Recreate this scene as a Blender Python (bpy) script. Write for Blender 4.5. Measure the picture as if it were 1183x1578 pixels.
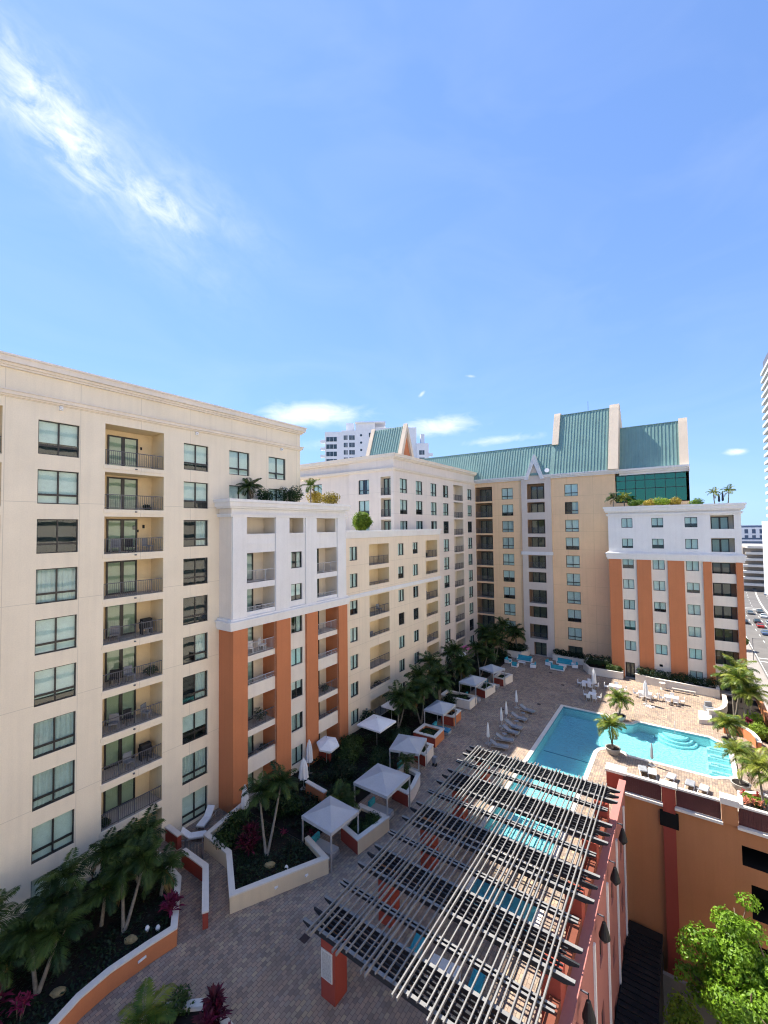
import bpy, bmesh, math, random
from mathutils import Vector, Matrix
from mathutils.geometry import tessellate_polygon
R = math.radians
random.seed(7)
for o in list(bpy.data.objects): bpy.data.objects.remove(o)
S = bpy.context.scene
C = S.collection
# ------------------------------------------------------------------ camera
cd = bpy.data.cameras.new('camera'); cam = bpy.data.objects.new('camera', cd); C.objects.link(cam)
r = Vector((0.81961, 0.57281, -0.011534)); u = Vector((0.02924, -0.021715, 0.999337)); f = Vector((-0.572181, 0.8194, 0.034547))
cam.matrix_world = Matrix(((r.x, u.x, -f.x, 0), (r.y, u.y, -f.y, 0), (r.z, u.z, -f.z, 22.6), (0, 0, 0, 1)))
cd.sensor_fit = 'HORIZONTAL'; cd.sensor_width = 36; cd.lens = 20.07; cd.clip_end = 4000; cd.clip_start = .1
S.camera = cam
# ------------------------------------------------------------------ light
TOSUN = Vector((-.70, .13, 1)).normalized()
sd = bpy.data.lights.new('sun', 'SUN'); sd.energy = 4.1; sd.angle = R(.53); sd.color = (1, .93, .82)
sun = bpy.data.objects.new('sun', sd); C.objects.link(sun)
sun.rotation_euler = (-TOSUN).to_track_quat('-Z', 'Y').to_euler()
S.view_settings.view_transform = 'Standard'; S.view_settings.look = 'None'; S.view_settings.gamma = 1
S.view_settings.use_curve_mapping = False
S.view_settings.exposure = 1.55
S.render.engine = 'CYCLES'
S.cycles.max_bounces = 6; S.cycles.diffuse_bounces = 3; S.cycles.glossy_bounces = 2; S.cycles.transparent_max_bounces = 10
S.cycles.use_adaptive_sampling = True; S.cycles.adaptive_threshold = .03; S.cycles.use_denoising = True; S.cycles.filter_width = 1.15
S.cycles.caustics_reflective = False; S.cycles.caustics_refractive = False

def sky():
    w = bpy.data.worlds.new('World'); S.world = w; w.use_nodes = True
    nt = w.node_tree; N = nt.nodes; Lk = nt.links; N.clear()
    out = N.new('ShaderNodeOutputWorld'); bg = N.new('ShaderNodeBackground'); bg.inputs[1].default_value = .15
    sk = N.new('ShaderNodeTexSky'); sk.sky_type = 'NISHITA'; sk.sun_disc = False
    sk.sun_elevation = math.asin(TOSUN.z); sk.sun_rotation = math.atan2(TOSUN.x, TOSUN.y)
    sk.altitude = 0; sk.air_density = 1.0; sk.dust_density = .05; sk.ozone_density = 2.2
    tc = N.new('ShaderNodeTexCoord'); dirv = tc.outputs['Generated']
    def dot(v):
        n = N.new('ShaderNodeVectorMath'); n.operation = 'DOT_PRODUCT'; Lk.new(dirv, n.inputs[0]); n.inputs[1].default_value = v; return n.outputs['Value']
    def mth(op, a, b=0.0, cl=False):
        n = N.new('ShaderNodeMath'); n.operation = op; n.use_clamp = cl
        for i, x in enumerate((a, b)):
            if isinstance(x, (int, float)): n.inputs[i].default_value = x
            else: Lk.new(x, n.inputs[i])
        return n.outputs[0]
    def noise(vec, scale, detail=6, rough=.6, dist=.4):
        n = N.new('ShaderNodeTexNoise'); n.inputs['Scale'].default_value = scale; n.inputs['Detail'].default_value = detail
        n.inputs['Roughness'].default_value = rough; n.inputs['Distortion'].default_value = dist; Lk.new(vec, n.inputs['Vector']); return n.outputs[0]
    # soft-edged cloud bodies (direction, long axis, half length, half width, density) broken up by two shared fractal noises
    def bodies(lst):
        tot = None
        for c, a, sa, sb, k in lst:
            c = Vector(c).normalized(); a = Vector(a); a = (a - c * a.dot(c)).normalized(); b = c.cross(a)
            p = dot(tuple(a / sa)); q = dot(tuple(b / sb))
            rr = mth('ADD', mth('MULTIPLY', p, p), mth('MULTIPLY', q, q))
            g = mth('MULTIPLY', mth('POWER', 2.718, mth('MULTIPLY', rr, -1.0)), k)
            g = mth('MULTIPLY', g, mth('GREATER_THAN', dot(tuple(c)), 0.0))
            tot = g if tot is None else mth('MAXIMUM', tot, g)
        return tot
    def fbm(ax, st, scale, detail, dist):
        ax = Vector(ax).normalized(); mp = N.new('ShaderNodeCombineXYZ'); b = ax.orthogonal().normalized(); c = ax.cross(b)
        for i, (v, k) in enumerate(((ax, 1 / st), (b, 1), (c, 1))): Lk.new(dot(tuple(v * k)), mp.inputs[i])
        return noise(mp.outputs[0], scale, detail, .62, dist)
    g1 = bodies([((-.7552, .2351, .6119), (-.081, .895, -.445), .085, .034, 1.0), ((-.7347, .3696, .5689), (.26, .925, -.266), .060, .022, .95), ((-.748, .30, .592), (.12, .91, -.35), .19, .065, .42)])
    g2 = bodies([((-.6786, .6898, .2524), (.718, .695, .03), .115, .028, 1.1), ((-.4543, .8616, .2262), (.891, .447, .086), .095, .023, 1.0), ((-.7786, .5898, .215), (.72, .69, .03), .10, .016, .6), ((-.60, .775, .195), (.79, .61, .04), .16, .016, .6), ((-.33, .925, .19), (.94, .33, .05), .12, .012, .6),
        ((.0809, .9885, .1277), (.997, -.07, -.05), .017, .0065, 1.0), ((.125, .985, .099), (.99, -.1, -.05), .010, .004, .6), ((-.472, .83, .2971), (.6, .3, .6), .011, .005, .7), ((-.3715, .8691, .3267), (.9, .4, -.2), .014, .004, .6)])
    n1 = fbm((.12, .91, -.35), 1.7, 34, 6, .4); n2 = fbm((.7, .7, .03), 2.4, 40, 5, .6)
    def body(g, n, lo, gain, w):   # density falls off with the body, edges frayed by the noise
        t = mth('ADD', mth('SUBTRACT', g, lo), mth('MULTIPLY', mth('SUBTRACT', n, .5), w))
        return mth('MULTIPLY', mth('MULTIPLY', t, gain, True), mth('MULTIPLY', g, 1.6, True))
    g1b = bodies([((-.7552, .2351, .6119), (-.081, .895, -.445), .105, .046, 1.15), ((-.7347, .3696, .5689), (.26, .925, -.266), .075, .030, 1.0)])
    m1 = mth('MULTIPLY', g1b, mth('MULTIPLY', mth('SUBTRACT', n1, .31), 2.3, True), True); m2 = body(g2, n2, .20, .85, 1.3)
    g3 = bodies([((-.752, .28, .597), (.05, .91, -.40), .21, .075, .75), ((-.70, .40, .59), (.3, .9, -.3), .16, .05, .5)])
    m1 = mth('MAXIMUM', m1, mth('MULTIPLY', mth('MULTIPLY', g3, mth('SUBTRACT', n1, .18)), .9, True))
    # thin cirrus veil over the whole sky
    mp = N.new('ShaderNodeMapping'); mp.inputs['Scale'].default_value = (2.2, 1.3, 5); mp.inputs['Rotation'].default_value = (.3, .5, .4); Lk.new(dirv, mp.inputs[0])
    v = noise(mp.outputs[0], 1.4, 4, .55, .8)
    veil = mth('MULTIPLY', mth('MULTIPLY', mth('SUBTRACT', v, .42), 1.6, True), .12)
    total = mth('MAXIMUM', mth('MAXIMUM', m1, m2), veil)
    mx = N.new('ShaderNodeMix'); mx.data_type = 'RGBA'
    tn = N.new('ShaderNodeVectorMath'); tn.operation = 'MULTIPLY'; Lk.new(sk.outputs[0], tn.inputs[0]); tn.inputs[1].default_value = (.72, .81, 1.0)
    dv = N.new('ShaderNodeVectorMath'); dv.operation = 'MULTIPLY_ADD'; Lk.new(tn.outputs[0], dv.inputs[0]); dv.inputs[1].default_value = (1 / 1.6, 1 / 2.9, 1 / 6.0); dv.inputs[2].default_value = (1, 1, 1)
    d2 = N.new('ShaderNodeVectorMath'); d2.operation = 'DIVIDE'; Lk.new(tn.outputs[0], d2.inputs[0]); Lk.new(dv.outputs[0], d2.inputs[1]); tn = d2
    Lk.new(total, mx.inputs['Factor']); Lk.new(tn.outputs[0], mx.inputs[6]); mx.inputs[7].default_value = (3.0, 3.1, 3.2, 1)
    Lk.new(mx.outputs[2], bg.inputs[0]); Lk.new(bg.outputs[0], out.inputs[0])
sky()

# ------------------------------------------------------------------ materials
MATS = {}
def nodes(name):
    m = bpy.data.materials.new(name); m.use_nodes = True; nt = m.node_tree
    return m, nt, nt.nodes, nt.links, nt.nodes['Principled BSDF']
def posn(N):
    return N.new('ShaderNodeNewGeometry').outputs['Position']
def M(name, col, rough=.75, var=.10, scale=.7, bump=.0, bscale=25, metal=0, spec=.3, streak=0.0, fine=.05):
    if name in MATS: return MATS[name]
    m, nt, N, Lk, B = nodes(name); MATS[name] = m
    P = posn(N)
    n = N.new('ShaderNodeTexNoise'); n.inputs['Scale'].default_value = scale; n.inputs['Detail'].default_value = 7; n.inputs['Roughness'].default_value = .65; Lk.new(P, n.inputs['Vector'])
    cr = N.new('ShaderNodeMapRange'); cr.inputs[1].default_value = .3; cr.inputs[2].default_value = .7; cr.inputs[3].default_value = 1 - var; cr.inputs[4].default_value = 1 + var
    Lk.new(n.outputs[0], cr.inputs[0])
    val = cr.outputs[0]
    if streak:
        mp = N.new('ShaderNodeMapping'); mp.inputs['Scale'].default_value = (3, 3, .12); Lk.new(P, mp.inputs[0])
        n3 = N.new('ShaderNodeTexNoise'); n3.inputs['Scale'].default_value = 1; n3.inputs['Detail'].default_value = 6; Lk.new(mp.outputs[0], n3.inputs['Vector'])
        c3 = N.new('ShaderNodeMapRange'); c3.inputs[1].default_value = .45; c3.inputs[2].default_value = .75; c3.inputs[3].default_value = 1; c3.inputs[4].default_value = 1 - streak; Lk.new(n3.outputs[0], c3.inputs[0])
        mm = N.new('ShaderNodeMath'); mm.operation = 'MULTIPLY'; Lk.new(val, mm.inputs[0]); Lk.new(c3.outputs[0], mm.inputs[1]); val = mm.outputs[0]
    if fine:
        n4 = N.new('ShaderNodeTexNoise'); n4.inputs['Scale'].default_value = 14; n4.inputs['Detail'].default_value = 3; Lk.new(P, n4.inputs['Vector'])
        c4 = N.new('ShaderNodeMapRange'); c4.inputs[1].default_value = .3; c4.inputs[2].default_value = .7; c4.inputs[3].default_value = 1 - fine; c4.inputs[4].default_value = 1 + fine; Lk.new(n4.outputs[0], c4.inputs[0])
        mm = N.new('ShaderNodeMath'); mm.operation = 'MULTIPLY'; Lk.new(val, mm.inputs[0]); Lk.new(c4.outputs[0], mm.inputs[1]); val = mm.outputs[0]
    sc = N.new('ShaderNodeVectorMath'); sc.operation = 'SCALE'; sc.inputs[0].default_value = col; Lk.new(val, sc.inputs['Scale'])
    Lk.new(sc.outputs[0], B.inputs['Base Color'])
    B.inputs['Roughness'].default_value = rough; B.inputs['Metallic'].default_value = metal; B.inputs['Specular IOR Level'].default_value = spec
    if bump:
        n2 = N.new('ShaderNodeTexNoise'); n2.inputs['Scale'].default_value = bscale; n2.inputs['Detail'].default_value = 5; Lk.new(P, n2.inputs['Vector'])
        b = N.new('ShaderNodeBump'); b.inputs['Strength'].default_value = bump; b.inputs['Distance'].default_value = .02; Lk.new(n2.outputs[0], b.inputs['Height']); Lk.new(b.outputs[0], B.inputs['Normal'])
    return m
def stucco(name, col, axis=None, joint=(3.0, 3.0), off=(0, 0), **k):
    """painted render; thin control joints every few metres"""
    new = name not in MATS
    m = M(name, col, .85, .05, .35, .25, 60, streak=.055, fine=.03, **k)
    if axis and new:
        nt = m.node_tree; N = nt.nodes; Lk = nt.links; B = N['Principled BSDF']
        src = B.inputs['Base Color'].links[0].from_socket
        sp = N.new('ShaderNodeSeparateXYZ'); Lk.new(posn(N), sp.inputs[0])
        tot = None
        for ch, st, of in ((axis, joint[0], off[0]), ('Z', joint[1], off[1])):
            a = N.new('ShaderNodeMath'); a.operation = 'ADD'; Lk.new(sp.outputs[ch], a.inputs[0]); a.inputs[1].default_value = 300 - of
            b = N.new('ShaderNodeMath'); b.operation = 'MODULO'; Lk.new(a.outputs[0], b.inputs[0]); b.inputs[1].default_value = st
            c = N.new('ShaderNodeMath'); c.operation = 'LESS_THAN'; Lk.new(b.outputs[0], c.inputs[0]); c.inputs[1].default_value = .035
            if tot is None: tot = c.outputs[0]
            else:
                d = N.new('ShaderNodeMath'); d.operation = 'MAXIMUM'; Lk.new(tot, d.inputs[0]); Lk.new(c.outputs[0], d.inputs[1]); tot = d.outputs[0]
        mx = N.new('ShaderNodeMix'); mx.data_type = 'RGBA'; Lk.new(tot, mx.inputs['Factor']); Lk.new(src, mx.inputs[6]); mx.inputs[7].default_value = (*[c * .78 for c in col], 1)
        Lk.new(mx.outputs[2], B.inputs['Base Color'])
    return m
def glass(name, tint, refl=.10, gc=(.9, .97, 1)):
    if name in MATS: return MATS[name]
    m, nt, N, Lk, B = nodes(name); MATS[name] = m; N.remove(B)
    g = N.new('ShaderNodeBsdfGlossy'); g.inputs['Roughness'].default_value = .015; g.inputs['Color'].default_value = (*gc, 1)
    t = N.new('ShaderNodeBsdfTransparent'); t.inputs['Color'].default_value = (*tint, 1)
    fr = N.new('ShaderNodeFresnel'); fr.inputs[0].default_value = 1.5
    a = N.new('ShaderNodeMath'); a.operation = 'ADD'; a.use_clamp = True; Lk.new(fr.outputs[0], a.inputs[0]); a.inputs[1].default_value = refl
    ge = N.new('ShaderNodeNewGeometry'); iv = N.new('ShaderNodeMath'); iv.operation = 'SUBTRACT'; iv.inputs[0].default_value = 1; Lk.new(ge.outputs['Backfacing'], iv.inputs[1]); a2 = N.new('ShaderNodeMath'); a2.operation = 'MULTIPLY'; Lk.new(a.outputs[0], a2.inputs[0]); Lk.new(iv.outputs[0], a2.inputs[1]); a = a2
    nz = N.new('ShaderNodeTexNoise'); nz.inputs['Scale'].default_value = .9; Lk.new(posn(N), nz.inputs['Vector'])
    b = N.new('ShaderNodeBump'); b.inputs['Strength'].default_value = .05; b.inputs['Distance'].default_value = .03; Lk.new(nz.outputs[0], b.inputs['Height']); Lk.new(b.outputs[0], g.inputs['Normal'])
    mx = N.new('ShaderNodeMixShader'); Lk.new(a.outputs[0], mx.inputs[0]); Lk.new(t.outputs[0], mx.inputs[1]); Lk.new(g.outputs[0], mx.inputs[2])
    Lk.new(mx.outputs[0], N['Material Output'].inputs[0]); return m
def leaf(name, c1, c2, rough=.5, trans=.25):
    if name in MATS: return MATS[name]
    m, nt, N, Lk, B = nodes(name); MATS[name] = m
    n = N.new('ShaderNodeTexNoise'); n.inputs['Scale'].default_value = 1.7; n.inputs['Detail'].default_value = 4; Lk.new(posn(N), n.inputs['Vector'])
    oi = N.new('ShaderNodeObjectInfo')
    ad = N.new('ShaderNodeMath'); ad.operation = 'ADD'; Lk.new(n.outputs[0], ad.inputs[0])
    ms = N.new('ShaderNodeMath'); ms.operation = 'MULTIPLY_ADD'; Lk.new(oi.outputs['Random'], ms.inputs[0]); ms.inputs[1].default_value = .4; ms.inputs[2].default_value = -.2; Lk.new(ms.outputs[0], ad.inputs[1])
    cr = N.new('ShaderNodeValToRGB'); cr.color_ramp.elements[0].position = .3; cr.color_ramp.elements[1].position = .7
    cr.color_ramp.elements[0].color = (*c1, 1); cr.color_ramp.elements[1].color = (*c2, 1); Lk.new(ad.outputs[0], cr.inputs[0])
    Lk.new(cr.outputs[0], B.inputs['Base Color']); B.inputs['Roughness'].default_value = rough; B.inputs['Specular IOR Level'].default_value = .3
    t = N.new('ShaderNodeBsdfTranslucent'); Lk.new(cr.outputs[0], t.inputs['Color'])
    mx = N.new('ShaderNodeMixShader'); mx.inputs[0].default_value = trans; Lk.new(B.outputs[0], mx.inputs[1]); Lk.new(t.outputs[0], mx.inputs[2])
    Lk.new(mx.outputs[0], N['Material Output'].inputs[0]); return m
def paver(name):
    m, nt, N, Lk, B = nodes(name); MATS[name] = m
    P = posn(N)
    br = N.new('ShaderNodeTexBrick'); br.inputs['Scale'].default_value = 1; br.inputs['Brick Width'].default_value = .30; br.inputs['Row Height'].default_value = .20
    br.inputs['Mortar Size'].default_value = .011; br.inputs['Mortar Smooth'].default_value = .2; br.inputs['Bias'].default_value = 0
    br.inputs['Color1'].default_value = (.0, .0, .0, 1); br.inputs['Color2'].default_value = (1, 1, 1, 1); br.inputs['Mortar'].default_value = (.5, .5, .5, 1)
    mp = N.new('ShaderNodeMapping'); mp.inputs['Rotation'].default_value = (0, 0, R(90)); Lk.new(P, mp.inputs[0]); Lk.new(mp.outputs[0], br.inputs['Vector'])
    # one random colour per paver (white noise on the cell) through a palette
    cr = N.new('ShaderNodeValToRGB'); e = cr.color_ramp.elements
    e[0].position = 0; e[0].color = (.21, .165, .138, 1); e[1].position = 1; e[1].color = (.40, .31, .205, 1)
    x = e.new(.28); x.color = (.29, .22, .17, 1); x = e.new(.52); x.color = (.36, .255, .186, 1); x = e.new(.74); x.color = (.27, .225, .188, 1)
    bw = N.new('ShaderNodeSeparateColor'); Lk.new(br.outputs[0], bw.inputs[0]); Lk.new(bw.outputs[0], cr.inputs[0])
    mo = N.new('ShaderNodeMix'); mo.data_type = 'RGBA'; Lk.new(br.outputs['Fac'], mo.inputs['Factor']); Lk.new(cr.outputs[0], mo.inputs[6]); mo.inputs[7].default_value = (.14, .11, .09, 1)
    n = N.new('ShaderNodeTexNoise'); n.inputs['Scale'].default_value = .35; n.inputs['Detail'].default_value = 8; n.inputs['Roughness'].default_value = .7; Lk.new(P, n.inputs['Vector'])
    c2 = N.new('ShaderNodeMapRange'); c2.inputs[1].default_value = .3; c2.inputs[2].default_value = .7; c2.inputs[3].default_value = .76; c2.inputs[4].default_value = 1.28; Lk.new(n.outputs[0], c2.inputs[0])
    sc = N.new('ShaderNodeVectorMath'); sc.operation = 'SCALE'; Lk.new(mo.outputs[2], sc.inputs[0]); Lk.new(c2.outputs[0], sc.inputs['Scale'])
    Lk.new(sc.outputs[0], B.inputs['Base Color']); B.inputs['Roughness'].default_value = .85; B.inputs['Specular IOR Level'].default_value = .25
    iv = N.new('ShaderNodeMath'); iv.operation = 'SUBTRACT'; iv.inputs[0].default_value = 1; Lk.new(br.outputs['Fac'], iv.inputs[1])
    b = N.new('ShaderNodeBump'); b.inputs['Strength'].default_value = .5; b.inputs['Distance'].default_value = .01; Lk.new(iv.outputs[0], b.inputs['Height']); Lk.new(b.outputs[0], B.inputs['Normal'])
    return m
def water():
    m, nt, N, Lk, B = nodes('pool_water'); MATS['pool_water'] = m; N.remove(B)
    P = posn(N)
    n = N.new('ShaderNodeTexNoise'); n.inputs['Scale'].default_value = 4.0; n.inputs['Detail'].default_value = 4; n.inputs['Distortion'].default_value = .8; Lk.new(P, n.inputs['Vector'])
    b = N.new('ShaderNodeBump'); b.inputs['Strength'].default_value = .9; b.inputs['Distance'].default_value = .16; Lk.new(n.outputs[0], b.inputs['Height'])
    g = N.new('ShaderNodeBsdfGlossy'); g.inputs['Roughness'].default_value = .03; Lk.new(b.outputs[0], g.inputs['Normal'])
    t = N.new('ShaderNodeBsdfRefraction'); t.inputs['IOR'].default_value = 1.0; t.inputs['Color'].default_value = (1, 1, 1, 1)
    t = N.new('ShaderNodeBsdfTransparent'); t.inputs['Color'].default_value = (.58, .91, .94, 1)
    fr = N.new('ShaderNodeFresnel'); fr.inputs[0].default_value = 1.33; Lk.new(b.outputs[0], fr.inputs['Normal'])
    mx = N.new('ShaderNodeMixShader'); Lk.new(fr.outputs[0], mx.inputs[0]); Lk.new(t.outputs[0], mx.inputs[1]); Lk.new(g.outputs[0], mx.inputs[2])
    Lk.new(mx.outputs[0], N['Material Output'].inputs[0]); return m

creamA = stucco('render_cream', (.85, .75, .585), 'Y', (3.75, 6.0), (0, 24.3))
creamB = stucco('render_peach', (.84, .70, .53), 'Y', (3.6, 3.0), (0, 24.3))
creamC = stucco('render_pale', (.80, .71, .62), 'Y', (4.5, 3.0), (0, 24.4))
tanD = stucco('render_tan', (.80, .56, .34), 'X', (4.0, 3.0), (0, 24.4))
white = stucco('render_white', (.81, .795, .775))
offwh = stucco('render_offwhite', (.80, .72, .62))
greyD = stucco('render_grey', (.60, .53, .47))
orange = stucco('render_orange', (.56, .205, .09))
orangeG = stucco('render_garage_orange', (.44, .185, .08))
redw = stucco('render_brick_red', (.31, .06, .04))
pink = stucco('render_pink', (.38, .155, .135))
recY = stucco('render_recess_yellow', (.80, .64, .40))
recB = stucco('render_recess_shaded', (.30, .20, .13))  # balcony recess tan, darkened: shade put into the colour
recC = stucco('render_recess_cream', (.72, .64, .52))
trim = stucco('trim_grey_white', (.70, .70, .70))
cap = stucco('coping_stone', (.68, .63, .56))
creamW = stucco('planter_cream', (.70, .58, .40))
tileF = M('balcony_floor', (.42, .38, .34), .7)
bronze = M('frame_bronze', (.028, .027, .026), .4, .1, spec=.5)
railm = M('rail_metal', (.10, .10, .115), .45, .1, spec=.5)
railw = M('rail_light', (.42, .42, .44), .45, .1, spec=.5)
room = M('room_dark', (.05, .047, .042), .9)
blindm = M('blind_fabric', (.80, .80, .76), .9, .06, 2.0)
curtm = M('curtain_fabric', (.66, .67, .65), .9, .1, 2.0)
glassT = glass('window_glass', (.87, .95, .94), .03)
glassD = glass('door_glass', (.77, .89, .91), .04)
glassG = glass('curtain_wall_glass', (.10, .50, .30), .24, (.22, .62, .40))
roofm = M('roof_metal', (.19, .315, .28), .42, .08, .5, metal=0.0, spec=.5, streak=.12)
roofr = M('roof_seam', (.24, .37, .335), .42, .08, .5, spec=.5)
parap = stucco('gable_parapet', (.66, .55, .43))
flatroof = M('flat_roof', (.45, .43, .40), .9, .15, .3)
deckm = paver('deck_pavers')
mulch = M('mulch', (.014, .010, .008), .95, .35, 3.0, .8, 18)
asphalt = M('asphalt', (.14, .132, .125), .9, .18, .25, .2, 60)
paint = M('road_paint', (.68, .67, .62), .8)
pavem = M('sidewalk', (.27, .245, .22), .85, .12, .5)
poolf = M('pool_plaster', (.66, .88, .88), .7, .06, 1.5)
poolst = M('pool_step', (.80, .90, .90), .6, .04)
slatm = M('pergola_slat', (.205, .20, .192), .55, .15, 1.5, spec=.4)
beamm = M('pergola_beam', (.03, .031, .034), .6, .2, 2, spec=.15)
canvas = M('canvas_white', (.76, .76, .76), .85, .05, 1.2)
canvasG = M('canvas_grey', (.40, .41, .43), .85, .05, 1.2)
alum = M('aluminium', (.55, .55, .56), .35, .08, metal=.6, spec=.5)
slingG = M('sling_grey', (.24, .25, .27), .8, .12, 3)
furW = M('furniture_white', (.80, .80, .80), .5, .05)
turq = M('cushion_turquoise', (.045, .36, .46), .85, .12, 3)
blueC = M('cushion_blue', (.07, .28, .45), .85, .1, 3)
potm = M('pot_stone', (.36, .34, .31), .85, .2, 3)
trunkm = M('palm_trunk', (.20, .175, .14), .9, .3, 6, .6, 30)
barkm = M('bark', (.14, .10, .07), .95, .3, 6, .8, 25)
panelR = M('panel_maroon', (.10, .032, .030), .55, .15, 1)
darkm = M('dark_void', (.006, .006, .006), 1.0)
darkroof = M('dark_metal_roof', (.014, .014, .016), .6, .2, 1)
drainm = M('drain_iron', (.05, .03, .03), .6)
tower_w = M('tower_white', (.74, .74, .76), .8, .05)
rubber = M('rubber', (.015, .015, .015), .8)
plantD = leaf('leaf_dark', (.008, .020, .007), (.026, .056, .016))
plantP = leaf('leaf_palm_shade', (.012, .036, .008), (.070, .115, .022))  # palm leaf with shade put into its darker colour
plantL = leaf('leaf_palm_sun', (.055, .11, .015), (.24, .27, .035), .45)  # lighter copy of the palm leaf, sunlight put into its colour
plantB = leaf('leaf_bright', (.07, .15, .012), (.26, .36, .03), .45, .35)
plantY = leaf('leaf_yellow', (.20, .16, .02), (.50, .38, .06), .5, .3)
plantM = leaf('leaf_magenta', (.06, .006, .018), (.26, .022, .075), .5, .2)
plantK = leaf('leaf_coral', (.35, .03, .04), (.55, .22, .14), .5, .2)
plantX = leaf('leaf_dead', (.10, .065, .025), (.24, .16, .06), .8, .15)
water()

# ------------------------------------------------------------------ mesh helpers
class MB:
    def __init__(s): s.v = []; s.f = []; s.m = []; s.cur = 0
    def mat(s, i): s.cur = i; return s
    def quad(s, *p):
        n = len(s.v); s.v += [tuple(x) for x in p]; s.f.append(tuple(range(n, n + len(p)))); s.m.append(s.cur); return s
    def box(s, x0, x1, y0, y1, z0, z1, skip=''):
        a = [(x0, y0, z0), (x1, y0, z0), (x1, y1, z0), (x0, y1, z0), (x0, y0, z1), (x1, y0, z1), (x1, y1, z1), (x0, y1, z1)]
        n = len(s.v); s.v += a
        F = {'b': (0, 3, 2, 1), 't': (4, 5, 6, 7), 's': (0, 1, 5, 4), 'e': (1, 2, 6, 5), 'n': (2, 3, 7, 6), 'w': (3, 0, 4, 7)}
        for k, q in F.items():
            if k not in skip: s.f.append(tuple(n + i for i in q)); s.m.append(s.cur)
        return s
    def prism(s, poly, z0, z1, top=True, bot=False):
        n = len(s.v); k = len(poly)
        s.v += [(x, y, z0) for x, y in poly] + [(x, y, z1) for x, y in poly]
        for i in range(k):
            j = (i + 1) % k; s.f.append((n + i, n + j, n + k + j, n + k + i)); s.m.append(s.cur)
        if top:
            for t in tessellate_polygon([[Vector((x, y, 0)) for x, y in poly]]):
                s.f.append(tuple(n + k + i for i in t)); s.m.append(s.cur)
        return s
    def tube(s, pts, rad, seg=7, close=True):
        pts = [Vector(p) for p in pts]
        if not hasattr(rad, '__len__'): rad = [rad] * len(pts)
        n = len(s.v)
        for i, p in enumerate(pts):
            d = (pts[min(i + 1, len(pts) - 1)] - pts[max(i - 1, 0)]).normalized()
            a = d.cross(Vector((0, 0, 1)))
            if a.length < .05: a = d.cross(Vector((0, 1, 0)))
            a.normalize(); b = d.cross(a)
            for k in range(seg):
                t = 2 * math.pi * k / seg; q = p + (a * math.cos(t) + b * math.sin(t)) * rad[i]; s.v.append(tuple(q))
        for i in range(len(pts) - 1):
            for k in range(seg):
                l = (k + 1) % seg; s.f.append((n + i * seg + k, n + i * seg + l, n + (i + 1) * seg + l, n + (i + 1) * seg + k)); s.m.append(s.cur)
        if close:
            e = n + (len(pts) - 1) * seg
            s.f.append(tuple(n + k for k in range(seg))); s.m.append(s.cur); s.f.append(tuple(e + k for k in range(seg))); s.m.append(s.cur)
        return s
    def lathe(s, prof, seg=14, star=0, cx=0, cy=0):
        n = len(s.v)
        for rr, z in prof:
            for k in range(seg):
                t = 2 * math.pi * k / seg; q = rr * (1 - (star if k % 2 else 0)); s.v.append((cx + q * math.cos(t), cy + q * math.sin(t), z))
        for i in range(len(prof) - 1):
            for k in range(seg):
                l = (k + 1) % seg; s.f.append((n + i * seg + k, n + i * seg + l, n + (i + 1) * seg + l, n + (i + 1) * seg + k)); s.m.append(s.cur)
        e = n + (len(prof) - 1) * seg
        s.f.append(tuple(e + k for k in range(seg))); s.m.append(s.cur)
        return s
    def mesh(s, name, mats, smooth=False):
        me = bpy.data.meshes.new(name); me.from_pydata(s.v, [], s.f)
        for m in (mats if isinstance(mats, (list, tuple)) else [mats]): me.materials.append(m)
        me.polygons.foreach_set('material_index', s.m)
        if smooth: me.polygons.foreach_set('use_smooth', [True] * len(s.f))
        me.update(); return me
def obj(name, me, parent=None, loc=(0, 0, 0), rz=0, rot=None, sc=None):
    o = bpy.data.objects.new(name, me); C.objects.link(o)
    o.location = loc; o.rotation_euler = rot if rot else (0, 0, rz)
    if sc is not None: o.scale = (sc,) * 3 if not hasattr(sc, '__len__') else sc
    if parent: o.parent = parent
    return o
def tag(o, label, cat, group=None):
    o['label'] = label; o['category'] = cat
    if group: o['group'] = group
    return o
def thing(name, label, cat, loc=(0, 0, 0), rz=0, group=None, sc=None):
    return tag(obj(name, None, None, loc, rz, sc=sc), label, cat, group)
def struct(name, me, parent=None):
    o = obj(name, me, parent)
    if not parent: o['kind'] = 'structure'
    return o
def W(par, name, mb, mats, smooth=False):
    """part whose vertices are in world coordinates (parent unrotated)"""
    o = obj(name, mb.mesh(name, mats, smooth), par, tuple(-x for x in par.location))
    if name in ('roof_seams', 'mullions', 'bars'): o['kind'] = 'stuff'
    return o
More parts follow.
